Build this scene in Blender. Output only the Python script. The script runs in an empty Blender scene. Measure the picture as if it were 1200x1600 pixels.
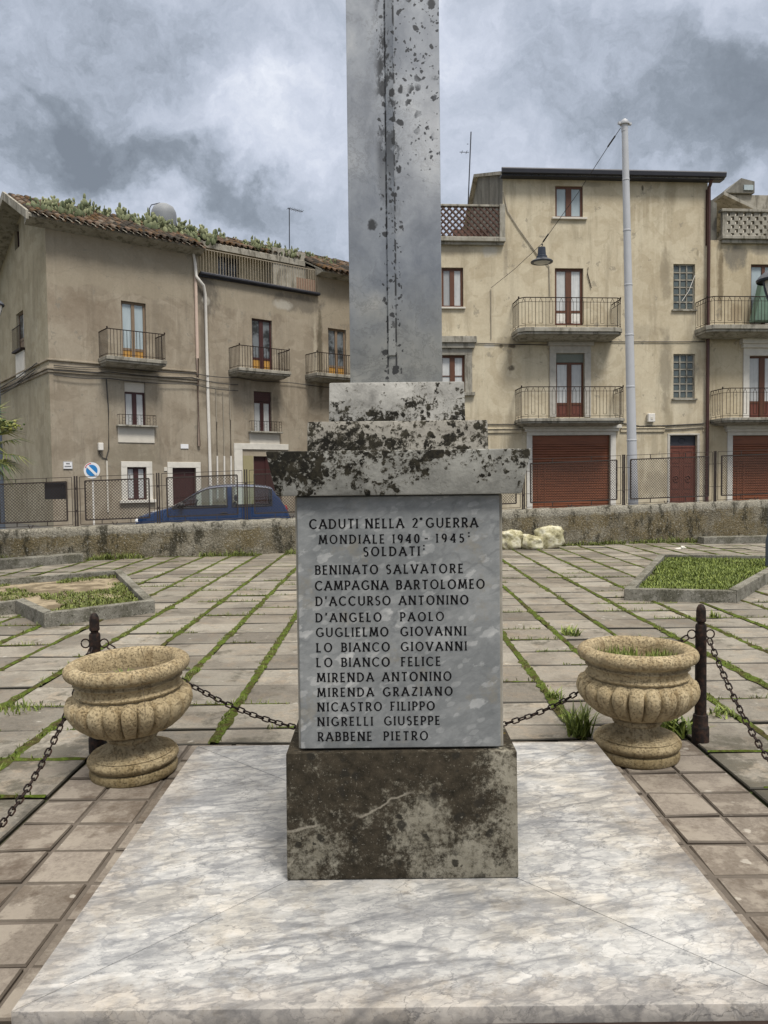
import bpy, bmesh, math, random
from mathutils import Vector, Matrix, noise
R = math.radians
rnd = random.Random(7)
scene = bpy.context.scene
C = scene.collection

# ------------------------------------------------------------------ camera
FPX = 1200.0; PIT = math.atan(49 / 1200); ROLL = R(.65); EYE = 1.5
CM = Matrix.Rotation(math.pi / 2 - PIT, 3, 'X') @ Matrix.Rotation(-ROLL, 3, 'Z')
cam = bpy.data.cameras.new('camera'); camo = bpy.data.objects.new('camera', cam); C.objects.link(camo)
m4 = CM.to_4x4(); m4.translation = (0, 0, EYE); camo.matrix_world = m4
cam.sensor_fit = 'VERTICAL'; cam.sensor_height = 24; cam.lens = 24 * FPX / 1600
cam.clip_start = .05; cam.clip_end = 3000
scene.camera = camo

# ------------------------------------------------------------------ colour management
vs = scene.view_settings
vs.view_transform = 'Standard'; vs.look = 'None'; vs.gamma = 1; vs.use_curve_mapping = False
vs.exposure = 0.5
scene.cycles.max_bounces = 6

# surveying: a photo pixel as a sight line, met with the ground or with a wall plane
def ray(x, y): return CM @ Vector(((x - 600) / FPX, (800 - y) / FPX, -1))
def ground(x, y, z=0.0):
    d = ray(x, y); t = (z - EYE) / d.z
    return Vector((0, 0, EYE)) + d * t
class Plane:
    """a wall plane: origin, heading; local x along the wall, y into it, z up"""
    def __init__(s, ox, oy, ang):
        s.o = Vector((ox, oy, 0)); s.a = ang
        s.t = Vector((math.cos(ang), math.sin(ang), 0)); s.n = Vector((-math.sin(ang), math.cos(ang), 0))
    def uv(s, x, y, d=0.0):
        r = ray(x, y); p0 = s.o + s.n * d; t = p0.dot(s.n) / r.dot(s.n)
        p = Vector((0, 0, EYE)) + r * t - s.o
        return p.dot(s.t), p.z
    def rect(s, x0, y0, x1, y1, d=0.0):
        xm, ym = (x0 + x1) / 2, (y0 + y1) / 2
        return s.uv(x0, ym, d)[0], s.uv(x1, ym, d)[0], s.uv(xm, y1, d)[1], s.uv(xm, y0, d)[1]
    def w(s, u, d, z): return s.o + s.t * u + s.n * d + Vector((0, 0, z))

# ------------------------------------------------------------------ world and sun
world = bpy.data.worlds.new('World'); scene.world = world; world.use_nodes = True
wt = world.node_tree; wt.nodes.clear()
SUN_EL, SUN_AZ = R(58), R(150)

class N:
    """tiny node-graph writer"""
    def __init__(s, tree): s.t = tree; s._c = None
    def n(s, typ, **kw):
        nd = s.t.nodes.new(typ)
        for k, v in kw.items(): setattr(nd, k, v)
        return nd
    def set(s, sock, v):
        if isinstance(v, bpy.types.NodeSocket): s.t.links.new(v, sock)
        elif v is not None:
            if sock.type == 'RGBA' and not isinstance(v, (int, float)): v = tuple(v) + ((1,) if len(v) == 3 else ())
            if sock.type == 'RGBA' and isinstance(v, (int, float)): v = (v, v, v, 1)
            sock.default_value = v
    def m(s, op, a, b=None, c=None, clamp=False):
        nd = s.n('ShaderNodeMath', operation=op, use_clamp=clamp)
        for i, v in enumerate((a, b, c)):
            if v is not None: s.set(nd.inputs[i], v)
        return nd.outputs[0]
    def add(s, a, b): return s.m('ADD', a, b)
    def sub(s, a, b): return s.m('SUBTRACT', a, b)
    def mul(s, a, b): return s.m('MULTIPLY', a, b)
    def v(s, op, a, b=None, scale=None):
        nd = s.n('ShaderNodeVectorMath', operation=op); s.set(nd.inputs[0], a)
        if b is not None: s.set(nd.inputs[1], b)
        if scale is not None: s.set(nd.inputs['Scale'], scale)
        return nd.outputs['Value'] if op in ('DISTANCE', 'LENGTH', 'DOT_PRODUCT') else nd.outputs[0]
    def co(s):
        if s._c is None: s._c = s.n('ShaderNodeTexCoord').outputs['Object']
        return s._c
    def xyz(s, vec=None):
        nd = s.n('ShaderNodeSeparateXYZ'); s.set(nd.inputs[0], vec if vec is not None else s.co()); return nd.outputs
    def stretch(s, sx, sy, sz, vec=None): return s.v('MULTIPLY', vec if vec is not None else s.co(), (sx, sy, sz))
    def noise(s, scale, detail=4, rough=.55, vec=None, dist=0, col=False):
        nd = s.n('ShaderNodeTexNoise'); s.set(nd.inputs['Vector'], vec if vec is not None else s.co())
        nd.inputs['Scale'].default_value = scale; nd.inputs['Detail'].default_value = detail
        nd.inputs['Roughness'].default_value = rough; nd.inputs['Distortion'].default_value = dist
        return nd.outputs['Color'] if col else nd.outputs[0]
    def voro(s, scale, vec=None, feature='F1', rand=1, out='Distance'):
        nd = s.n('ShaderNodeTexVoronoi', feature=feature); s.set(nd.inputs['Vector'], vec if vec is not None else s.co())
        nd.inputs['Scale'].default_value = scale; nd.inputs['Randomness'].default_value = rand
        return nd.outputs[out]
    def step(s, x, a, b, lo=0.0, hi=1.0):
        nd = s.n('ShaderNodeMapRange', interpolation_type='SMOOTHSTEP'); s.set(nd.inputs[0], x)
        for i, v in enumerate((a, b, lo, hi)): s.set(nd.inputs[i + 1], v)
        return nd.outputs[0]
    def mix(s, f, a, b, mode='MIX'):
        nd = s.n('ShaderNodeMix', data_type='RGBA', blend_type=mode)
        s.set(nd.inputs[0], f); s.set(nd.inputs[6], a); s.set(nd.inputs[7], b); return nd.outputs[2]
    def ramp(s, f, *stops):
        nd = s.n('ShaderNodeValToRGB'); s.set(nd.inputs[0], f); e = nd.color_ramp.elements
        while len(e) < len(stops): e.new(.5)
        for i, (p, c) in enumerate(stops):
            e[i].position = p; e[i].color = (c, c, c, 1) if isinstance(c, (int, float)) else tuple(c) + (1,)
        return nd.outputs[0]
    def con(s, x, k=2.2): return s.m('MULTIPLY_ADD', s.sub(x, .5), k, .5, clamp=True)
    def island(s): return s.n('ShaderNodeNewGeometry').outputs['Random Per Island']
    def warp(s, amt, scale, vec=None, detail=3):
        vec = vec if vec is not None else s.co()
        c = s.v('SUBTRACT', s.noise(scale, detail, .6, vec, col=True), (.5, .5, .5))
        return s.v('ADD', vec, s.v('SCALE', c, scale=amt))
    def spots(s, scale, r0, r1, vec, keep=1.0, soft=.25):
        """irregular round lichen patches: radius varies per cell; keep = share of cells that carry one"""
        d = s.voro(scale, vec); cl = s.voro(scale, vec, out='Color')
        x = s.xyz(cl)
        rad = s.m('MULTIPLY_ADD', s.m('POWER', x[0], 2.0), r1 - r0, r0)
        inside = s.step(s.m('DIVIDE', d, rad), 1.0, 1.0 - soft)
        return s.mul(inside, s.m('LESS_THAN', x[1], keep))

w = N(wt)
dirv = w.n('ShaderNodeTexCoord').outputs['Generated']
dirw = w.v('ADD', dirv, w.v('SCALE', w.v('SUBTRACT', w.noise(5.5, 7, .6, dirv, col=True), (.5, .5, .5)), scale=.26))
f = w.add(.50, w.mul(w.sub(w.noise(4.2, 9, .62, w.stretch(1, 1, 1.7, dirw)), .5), 1.12))
f = w.add(f, w.mul(w.sub(w.noise(14, 9, .68, dirw), .5), .46))
for (bx, by, br, amp) in ((95, 180, 42, -.36), (40, 255, 58, -.36), (140, 245, 58, -.40), (235, 252, 55, -.40), (325, 280, 48, -.36), (405, 308, 45, -.34),
                          (335, 130, 62, .22), (425, 85, 50, .19), (440, 195, 66, .20), (215, 180, 45, .22), (60, 196, 26, .30), (10, 205, 30, .25), (530, 110, 50, .2),
                          (250, 335, 60, .16), (90, 310, 50, .12), (720, 50, 70, .26), (705, 150, 60, .16), (1155, 28, 50, .22),
                          (1160, 120, 62, -.24), (1180, 205, 75, -.24), (1010, 215, 60, -.12), (860, 150, 80, -.05), (160, 40, 110, -.10), (330, 30, 60, -.14), (30, 120, 60, -.08)):
    b = ray(bx, by).normalized(); rr = br / 1200 * .9 * 1.15
    q = w.m('DIVIDE', w.v('DISTANCE', dirw, tuple(b)), rr)
    f = w.add(f, w.mul(w.m('EXPONENT', w.mul(w.mul(q, q), -1.0)), amp))
cloud = w.ramp(f, (0, (.150, .172, .203)), (.20, (.20, .228, .268)), (.42, (.335, .372, .44)), (.66, (.465, .50, .58)), (.92, (.64, .665, .72)))
dz = w.xyz(dirv)
over = w.step(dz[2], .55, .95, 1.0, 2.3)              # overcast: brighter towards the zenith, above the frame
cloud = w.mix(w.step(dz[2], .50, .72), cloud, (.70, .655, .585))
cloud = w.v('SCALE', cloud, scale=w.mul(over, 10.0))
cloud = w.mix(w.step(dz[2], -.02, .0), (1.2, 1.2, 1.15), cloud)
sky = w.n('ShaderNodeTexSky', sky_type='NISHITA', sun_disc=False, sun_elevation=SUN_EL, sun_rotation=SUN_AZ)
bg = w.n('ShaderNodeBackground'); bg.inputs[1].default_value = .10
w.set(bg.inputs[0], w.mix(.95, sky.outputs[0], cloud))
wt.links.new(bg.outputs[0], w.n('ShaderNodeOutputWorld').inputs[0])

sl = bpy.data.lights.new('sun', 'SUN'); sl.energy = 2.1; sl.angle = R(14); sl.color = (1, .95, .87)
so = bpy.data.objects.new('sun', sl); C.objects.link(so)
sd = Vector((math.sin(SUN_AZ) * math.cos(SUN_EL), math.cos(SUN_AZ) * math.cos(SUN_EL), math.sin(SUN_EL)))
so.rotation_euler = sd.to_track_quat('Z', 'Y').to_euler(); so.location = sd * 60

# ------------------------------------------------------------------ mesh builder
class MB:
    def __init__(s): s.v = []; s.f = []
    def face(s, *pts):
        b = len(s.v); s.v += [tuple(p) for p in pts]; s.f.append(tuple(range(b, b + len(pts))))
    def hexa(s, p):                                   # 8 points: bottom 4 ccw, top 4 ccw
        b = len(s.v); s.v += [tuple(q) for q in p]
        s.f += [tuple(b + i for i in q) for q in ((3, 2, 1, 0), (4, 5, 6, 7), (0, 1, 5, 4), (1, 2, 6, 5), (2, 3, 7, 6), (3, 0, 4, 7))]
    def box(s, x0, x1, y0, y1, z0, z1):
        s.hexa([(x0, y0, z0), (x1, y0, z0), (x1, y1, z0), (x0, y1, z0), (x0, y0, z1), (x1, y0, z1), (x1, y1, z1), (x0, y1, z1)])
    def prism(s, poly, z0, z1, top=None):
        n = len(poly); b = len(s.v); tp = top or poly
        s.v += [(p[0], p[1], z0) for p in poly] + [(p[0], p[1], z1) for p in tp]
        s.f += [tuple(b + i for i in reversed(range(n))), tuple(b + n + i for i in range(n))]
        s.f += [(b + i, b + (i + 1) % n, b + n + (i + 1) % n, b + n + i) for i in range(n)]
    def extr(s, poly, axis, a0, a1):                  # polygon in the plane normal to axis
        def pt(p, a): return {'x': (a, p[0], p[1]), 'y': (p[0], a, p[1])}[axis]
        n = len(poly); b = len(s.v)
        s.v += [pt(p, a0) for p in poly] + [pt(p, a1) for p in poly]
        s.f += [tuple(b + i for i in reversed(range(n))), tuple(b + n + i for i in range(n))]
        s.f += [(b + i, b + (i + 1) % n, b + n + (i + 1) % n, b + n + i) for i in range(n)]
    def lathe(s, prof, n=32, cx=0, cy=0, cz=0, lobe=None, cap=True):
        b = len(s.v); k = len(prof)
        for i in range(n):
            a = 2 * math.pi * i / n
            for (r, z) in prof:
                rr = r if lobe is None else lobe(r, z, a)
                s.v.append((cx + rr * math.cos(a), cy + rr * math.sin(a), cz + z))
        for i in range(n):
            j = (i + 1) % n
            for q in range(k - 1): s.f.append((b + i * k + q, b + j * k + q, b + j * k + q + 1, b + i * k + q + 1))
        if cap:
            s.f.append(tuple(b + i * k for i in reversed(range(n)))); s.f.append(tuple(b + i * k + k - 1 for i in range(n)))
    def tube(s, pts, r, n=6, cap=True, r1=None):
        pts = [Vector(p) for p in pts]; b = len(s.v); k = len(pts)
        up = Vector((0, 0, 1))
        for i, p in enumerate(pts):
            t = (pts[min(i + 1, k - 1)] - pts[max(i - 1, 0)]).normalized()
            a = t.cross(up); a = (t.cross(Vector((1, 0, 0))) if a.length < 1e-3 else a).normalized(); c = t.cross(a)
            rr = r if r1 is None else r + (r1 - r) * i / (k - 1)
            for j in range(n):
                g = 2 * math.pi * (j + .5) / n; s.v.append(tuple(p + a * math.cos(g) * rr + c * math.sin(g) * rr))
        for i in range(k - 1):
            for j in range(n):
                j2 = (j + 1) % n; s.f.append((b + i * n + j, b + i * n + j2, b + (i + 1) * n + j2, b + (i + 1) * n + j))
        if cap:
            s.f.append(tuple(b + j for j in reversed(range(n)))); s.f.append(tuple(b + (k - 1) * n + j for j in range(n)))
    def bar(s, p, q, r): s.tube([p, q], r, 4)
    def ball(s, c, rx, ry, rz, nu=10, nv=6, rot=None):
        b = len(s.v); c = Vector(c)
        for i in range(nv + 1):
            th = math.pi * i / nv
            for j in range(nu):
                ph = 2 * math.pi * j / nu
                p = Vector((rx * math.sin(th) * math.cos(ph), ry * math.sin(th) * math.sin(ph), rz * math.cos(th)))
                if rot is not None: p = rot @ p
                s.v.append(tuple(c + p))
        for i in range(nv):
            for j in range(nu):
                s.f.append((b + i * nu + j, b + (i + 1) * nu + j, b + (i + 1) * nu + (j + 1) % nu, b + i * nu + (j + 1) % nu))
    def move(s, mat):
        s.v = [tuple(mat @ Vector(p)) for p in s.v]; return s
    def build(s, name, mat, parent=None, smooth=False, bevel=0, off=None, seg=1, auto=None):
        me = bpy.data.meshes.new(name)
        vv = s.v if off is None else [(p[0] - off[0], p[1] - off[1], p[2] - off[2]) for p in s.v]
        me.from_pydata(vv, [], s.f); me.materials.append(mat)
        bm = bmesh.new(); bm.from_mesh(me)
        bmesh.ops.remove_doubles(bm, verts=bm.verts, dist=1e-6)
        if bevel:
            ed = [e for e in bm.edges if len(e.link_faces) == 2 and e.calc_face_angle(0) > .5]
            bmesh.ops.bevel(bm, geom=ed, offset=bevel, segments=seg, affect='EDGES', profile=.6, clamp_overlap=True)
        bm.normal_update(); bm.to_mesh(me); bm.free()
        if smooth:
            for p in me.polygons: p.use_smooth = True
            me.set_sharp_from_angle(angle=R(auto or 40))
        o = bpy.data.objects.new(name, me); C.objects.link(o)
        if parent: o.parent = parent
        return o

def tag(o, label, cat, group=None, kind=None):
    if label: o['label'] = label
    if cat: o['category'] = cat
    if group: o['group'] = group
    if kind: o['kind'] = kind
    return o
def thing(name, label, cat, loc=(0, 0, 0), rotz=0, group=None):
    o = bpy.data.objects.new(name, None); C.objects.link(o); o.empty_display_size = .2
    o.location = loc; o.rotation_euler = (0, 0, rotz)
    return tag(o, label, cat, group)
def struct(o): o['kind'] = 'structure'; return o
def stuff(o, label, cat): return tag(o, label, cat, kind='stuff')
def dup(o, parent=None):
    c = o.copy(); C.objects.link(c); c.parent = parent
    for ch in list(o.children): dup(ch, c)
    return c

# ------------------------------------------------------------------ materials
def mat(name, fn, rough=.8, bump=.3, dist=.01, metal=0.0, spec=None, coat=0):
    if spec is None: spec = .14 if rough >= .8 else .4
    m = bpy.data.materials.new(name); m.use_nodes = True; t = m.node_tree; t.nodes.clear(); n = N(t)
    out = n.n('ShaderNodeOutputMaterial'); p = n.n('ShaderNodeBsdfPrincipled')
    r = fn(n); col, h, ro = (tuple(r) + (None, None))[:3] if isinstance(r, tuple) and len(r) and not isinstance(r[0], (int, float)) else (r, None, None)
    n.set(p.inputs['Base Color'], col); n.set(p.inputs['Roughness'], ro if ro is not None else rough)
    p.inputs['Metallic'].default_value = metal; p.inputs['Specular IOR Level'].default_value = spec
    p.inputs['Coat Weight'].default_value = coat
    if h is not None:
        b = n.n('ShaderNodeBump'); b.inputs['Strength'].default_value = bump; b.inputs['Distance'].default_value = dist
        n.set(b.inputs['Height'], h); t.links.new(b.outputs[0], p.inputs['Normal'])
    t.links.new(p.outputs[0], out.inputs[0]); return m
def flat(name, c, rough=.6, var=.25, scale=9, metal=0.0, spec=.5, coat=0):
    def fn(n):
        q = n.noise(scale, 5, .6)
        return n.mix(q, tuple(x * (1 - var) for x in c), tuple(min(1, x * (1 + var)) for x in c)), q, None
    return mat(name, fn, rough, .15, .004, metal, spec, coat)

def clasts(n, scale, vec, lo=.60, hi=.34):
    """pale rounded pieces in the darker matrix of a brecciated marble"""
    d = n.voro(scale, vec); r = n.xyz(n.voro(scale, vec, out='Color'))
    return n.mul(n.step(n.add(d, n.mul(r[1], .22)), lo, hi), n.step(r[0], .20, .75))
def f_platform(n):
    co = n.co(); rt = n.n('ShaderNodeVectorRotate', rotation_type='Z_AXIS'); n.set(rt.inputs['Vector'], co); rt.inputs['Angle'].default_value = R(-12); rc = rt.outputs[0]
    wv = n.warp(.03, 40, n.warp(.12, 9, n.v('MULTIPLY', rc, (.75, 1.55, 1)), 6), 5)
    cl = n.xyz(n.voro(13, wv, out='Color')); k1 = n.step(n.add(n.mul(cl[0], .75), n.mul(n.con(n.noise(9, 8, .7, wv), 2), .25)), .30, .85)
    wv2 = n.warp(.05, 18, n.v('MULTIPLY', rc, (.75, 1.6, 1)), 6); k2 = n.xyz(n.voro(34, wv2, out='Color'))[0]
    a = n.con(n.noise(13, 10, .74, wv), 2.1); big = n.con(n.noise(1.5, 7, .7, n.warp(.5, 1.5, co, 5)), 2.0)
    f = n.add(n.add(n.mul(k1, .14), n.mul(k2, .12)), n.add(n.mul(a, .40), n.mul(big, .28)))
    col = n.ramp(f, (.16, (.145, .151, .162)), (.31, (.255, .26, .268)), (.44, (.375, .377, .375)), (.57, (.49, .487, .477)), (.80, (.60, .597, .585)))
    e1 = n.voro(13, wv, 'DISTANCE_TO_EDGE'); wd = n.step(n.noise(5, 5, .6, rc), .40, .66, .01, .16)
    col = n.mix(n.mul(n.step(n.m('DIVIDE', e1, wd), 1.0, .1), .55), col, (.19, .196, .21))
    e2 = n.voro(34, wv2, 'DISTANCE_TO_EDGE'); col = n.mix(n.mul(n.step(e2, .10, .0), n.step(n.noise(3.3, 4, .6, n.v('ADD', co, (3, 1, 2))), .46, .62, 0, .5)), col, (.22, .225, .235))
    flow = n.warp(.42, 1.7, n.v('MULTIPLY', rc, (.42, 2.1, 1)), 7)
    d1 = n.noise(2.6, 9, .68, flow); col = n.mix(n.mul(n.step(d1, .52, .66), .62), col, (.145, .152, .168))
    fl2 = n.voro(2.1, flow, 'DISTANCE_TO_EDGE'); col = n.mix(n.mul(n.step(fl2, .05, .0), n.step(n.noise(1.9, 4, .5, n.v('ADD', co, (2, 9, 1))), .44, .58, 0, .55)), col, (.11, .116, .13))
    fine = n.voro(7, n.warp(.26, 5, n.v('MULTIPLY', rc, (.7, 1.5, 1)), 7), 'DISTANCE_TO_EDGE'); col = n.mix(n.mul(n.step(fine, .022, .0), n.step(n.noise(4, 4, .6, n.v('ADD', co, (6, 2, 1))), .45, .58, 0, .62)), col, (.09, .095, .105))
    warm = n.step(n.noise(2.2, 7, .7, n.v('ADD', co, (4, 7, 1))), .46, .62)
    col = n.mix(n.mul(warm, .5), col, n.mix(1, col, (1.0, .91, .77), 'MULTIPLY'))
    grime = n.step(n.noise(5, 9, .78, n.v('ADD', co, (1, 3, 9))), .52, .66); col = n.mix(n.mul(grime, .5), col, n.mix(1, col, (.60, .54, .46), 'MULTIPLY'))
    p = n.xyz(); rim = n.m('MAXIMUM', n.m('ABSOLUTE', p[0]), n.m('MULTIPLY', p[1], -1.0)); ed = n.mul(n.step(n.add(rim, n.mul(n.sub(n.noise(7, 6, .7), .5), .35)), .88, .99), .45); col = n.mix(ed, col, n.mix(1, col, (.66, .57, .48), 'MULTIPLY'))
    sp = n.step(n.noise(75, 5, .75), .62, .69); col = n.mix(n.mul(sp, .55), col, (.08, .072, .06))
    return col, n.noise(60, 4), n.step(a, .0, 1, .55, .36)
def f_panel(n):
    rt = n.n('ShaderNodeVectorRotate', rotation_type='Y_AXIS'); n.set(rt.inputs['Vector'], n.co()); rt.inputs['Angle'].default_value = R(22); rc = rt.outputs[0]
    wv = n.warp(.03, 38, n.warp(.09, 10, n.v('MULTIPLY', rc, (.7, 1, 1.35)), 6), 5)
    cl = n.xyz(n.voro(17, wv, out='Color')); d1 = n.voro(17, wv)
    k1 = n.mul(n.step(n.add(d1, n.mul(n.noise(40, 5, .7), .25)), .58, .46), n.step(cl[0], .45, .95))
    wv2 = n.warp(.025, 30, n.v('MULTIPLY', rc, (.72, 1, 1.35)), 6); k2 = n.mul(n.step(n.voro(38, wv2), .55, .40), n.step(n.xyz(n.voro(38, wv2, out='Color'))[0], .55, .95))
    a = n.con(n.noise(14, 10, .76, wv), 2.0); big = n.con(n.noise(2.2, 6, .68, n.warp(.3, 3, None, 5)), 2.2)
    f = n.add(n.add(n.mul(k1, .22), n.mul(k2, .14)), n.add(n.mul(a, .32), n.mul(big, .36)))
    col = n.ramp(f, (.14, (.115, .125, .130)), (.30, (.170, .181, .187)), (.46, (.25, .261, .265)), (.62, (.35, .358, .36)), (.85, (.47, .475, .47)))
    vein = n.voro(7, n.warp(.20, 5, n.v('MULTIPLY', rc, (.7, 1, 1.4)), 7), 'DISTANCE_TO_EDGE'); col = n.mix(n.mul(n.step(vein, .05, .0), n.step(n.noise(4, 4), .45, .58, .0, .5)), col, (.12, .128, .135))
    rust = n.step(n.noise(6, 8, .74, n.v('ADD', n.co(), (3, 3, 3))), .55, .66); col = n.mix(n.mul(rust, .4), col, (.22, .195, .145))
    return col, n.noise(90, 3), .42
LICH = (.0085, .0078, .0062)
def f_shaft(n):
    wv = n.warp(.16, 4, None, 5); p = n.xyz()
    a = n.con(n.noise(5.5, 8, .66, n.stretch(1.2, 1.2, .8, wv)), 1.7); big = n.con(n.noise(1.8, 4, .5), 2)
    col = n.ramp(n.add(n.mul(a, .7), n.mul(big, .3)), (.15, (.070, .084, .110)), (.40, (.125, .143, .175)), (.60, (.185, .206, .238)), (.85, (.265, .282, .305)))
    v = n.m('ABSOLUTE', n.sub(n.noise(5, 6, .68, n.warp(.4, 4, None, 5)), .5)); col = n.mix(n.mul(n.step(v, .03, 0), n.step(big, .4, .7, .05, .4)), col, (.075, .085, .10))
    warm = n.step(n.add(p[2], n.mul(n.noise(4, 3), .5)), 2.55, 2.1); col = n.mix(n.mul(warm, .8), col, n.mix(1, col, (1.35, 1.22, .98), 'MULTIPLY'))
    wl = n.warp(.035, 26, None, 4)
    dx = n.m('ABSOLUTE', n.add(p[0], .014))                     # runs of lichen along the raised fillet
    near = n.step(dx, .055, .016); upper = n.step(p[2], 1.9, 3.1); band = n.noise(5, 3, .5, n.stretch(.2, .2, 1))
    dens = n.add(n.mul(near, n.step(band, .40, .58, .35, 1.0)), n.mul(n.mul(upper, n.step(p[0], -.12, .1)), .44))
    s1 = n.spots(34, .10, .62, wl, .55); s2 = n.spots(13, .08, .44, wl, .30); s3 = n.spots(75, .15, .6, wl, .5)
    m1 = n.mul(s1, n.step(n.add(dens, n.mul(n.noise(9, 4), .5)), .56, .66)); m3 = n.mul(s3, n.step(n.add(dens, n.mul(n.noise(7, 4), .5)), .46, .56))
    m2 = n.mul(s2, n.step(n.noise(6, 3, .5, n.v('ADD', n.co(), (3, 3, 3))), .47, .55))
    seam = n.mul(n.step(n.m('ABSOLUTE', n.sub(dx, .0150)), .0045, .002), n.step(n.noise(26, 4, .6, n.stretch(.6, .1, 1)), .49, .55))
    run = n.mul(n.step(dx, .06, .03), n.step(n.noise(13, 6, .7, n.stretch(1, 1, .45)), .53, .59)); run = n.mul(run, n.step(p[2], 2.2, 3.0))
    k = n.m('MAXIMUM', n.m('MAXIMUM', m1, m2), n.m('MAXIMUM', n.m('MAXIMUM', m3, seam), run), clamp=True)
    return n.mix(n.mul(k, .9), col, (.022, .023, .026)), n.noise(80, 3), n.step(k, 0, 1, .5, .9)
def lichen_stone(base, dens_fn, thr, tint=LICH):
    def fn(n):
        wv = n.warp(.12, 5, None, 5); a = n.con(n.noise(7, 8, .72, wv), 1.8)
        col = n.ramp(a, (.1, tuple(x * .5 for x in base)), (.45, base), (.85, tuple(min(1, x * 1.4) for x in base)))
        wl = n.warp(.035, 24, None, 5); p = n.xyz()
        d = n.add(dens_fn(n, p), n.mul(n.sub(n.noise(5.5, 6, .66), .5), 1.7))
        s1 = n.spots(17, .2, .78, wl, .8, .3); s2 = n.spots(42, .2, .8, wl, .75, .4)
        fine = n.noise(60, 6, .78, wl)
        x = n.add(d, n.add(n.mul(s1, .26), n.add(n.mul(s2, .24), n.mul(n.sub(fine, .5), 1.9))))
        k = n.step(x, thr, thr + .09); rim_ = n.step(x, thr - .10, thr + .03)
        dark = n.mix(n.step(n.noise(24, 6, .7), .42, .62), tint, (.036, .032, .022))
        pit = n.step(n.noise(85, 5, .75, wl), .60, .68); col = n.mix(n.mul(pit, .7), col, tuple(x * .28 for x in base))
        col = n.mix(n.mul(rim_, .62), col, (.105, .095, .070))
        return n.mix(n.mul(k, .95), col, dark), n.add(n.mul(k, .6), n.noise(60, 4)), .85
    return fn
def f_block(n):
    wl = n.warp(.06, 15, None, 6); p = n.xyz()
    a = n.noise(4.2, 9, .74, wl)
    ln = n.add(n.mul(n.sub(a, .5), 1.5), n.add(n.step(p[0], -.3, .35, -.10, .10), n.step(p[2], .55, .2, -.05, .07)))
    ln = n.add(ln, n.mul(n.sub(n.noise(48, 6, .78), .5), .85))
    pale = n.mix(n.con(n.noise(14, 7, .7), 2), (.14, .127, .096), (.31, .292, .238))
    dark = n.mix(n.con(n.noise(26, 7, .75), 2.2), (.010, .009, .006), (.062, .051, .036))
    col = n.mix(n.step(ln, -.01, .26), dark, pale)
    sp = n.spots(26, .15, .75, wl, .65, .35); col = n.mix(n.mul(sp, n.step(n.noise(5, 3), .42, .55, .1, .9)), col, (.022, .020, .016))
    fl = n.step(n.noise(120, 3, .65), .62, .70); col = n.mix(n.mul(fl, .55), col, (.27, .25, .21))
    yl = n.mul(n.spots(24, .1, .3, wl, .05), .35); col = n.mix(yl, col, (.25, .17, .03))
    vein = n.m('ABSOLUTE', n.sub(n.sub(p[2], n.mul(p[0], .62)), n.add(.435, n.mul(n.sub(n.noise(9, 5), .5), .09))))
    vm = n.mul(n.step(vein, .006, .001), n.mul(n.step(n.noise(6, 3, .5, n.v('ADD', n.co(), (1, 8, 2))), .44, .5), n.step(p[0], .06, .0)))
    vein2 = n.m('ABSOLUTE', n.sub(n.add(p[2], n.mul(p[0], -.22)), n.add(.395, n.mul(n.sub(n.noise(12, 4), .5), .03)))); vm = n.m('MAXIMUM', vm, n.mul(n.step(vein2, .006, .002), n.step(p[0], -.26, -.30)))
    return n.mix(n.mul(vm, .5), col, (.36, .33, .27)), n.noise(70, 6, .75), .88
def f_urn(n):
    a = n.noise(6, 5, .6); col = n.mix(n.con(a, 2.2), (.30, .235, .138), (.48, .40, .26))
    pore = n.step(n.noise(80, 4, .7), .54, .64); pit = n.spots(62, .10, .44, n.warp(.012, 60), .75, .3)
    col = n.mix(n.mul(pore, .34), col, (.155, .105, .052)); col = n.mix(n.mul(pit, .5), col, (.13, .10, .06))
    pale = n.step(n.noise(120, 2), .6, .7); col = n.mix(n.mul(pale, .3), col, (.60, .48, .30))
    run = n.noise(11, 7, .72, n.stretch(1.3, 1.3, .30)); col = n.mix(n.mul(n.step(run, .50, .62), .55), col, n.mix(1, col, (.50, .43, .34), 'MULTIPLY'))
    gr = n.noise(5, 8, .75, n.v('ADD', n.co(), (3, 2, 1))); col = n.mix(n.mul(n.step(gr, .52, .66), .35), col, (.20, .165, .105))
    z = n.xyz()[2]; moss = n.mul(n.step(n.add(z, n.mul(n.noise(7, 5), .22)), .30, .14), .6)
    col = n.mix(moss, col, (.125, .095, .042))
    top = n.mul(n.step(z, .56, .63), n.step(n.noise(55, 4, .7), .42, .62)); col = n.mix(n.mul(top, .6), col, (.135, .11, .075))
    return col, n.sub(n.noise(70, 4), n.mul(n.m('MAXIMUM', pore, pit), .8)), .9
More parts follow.
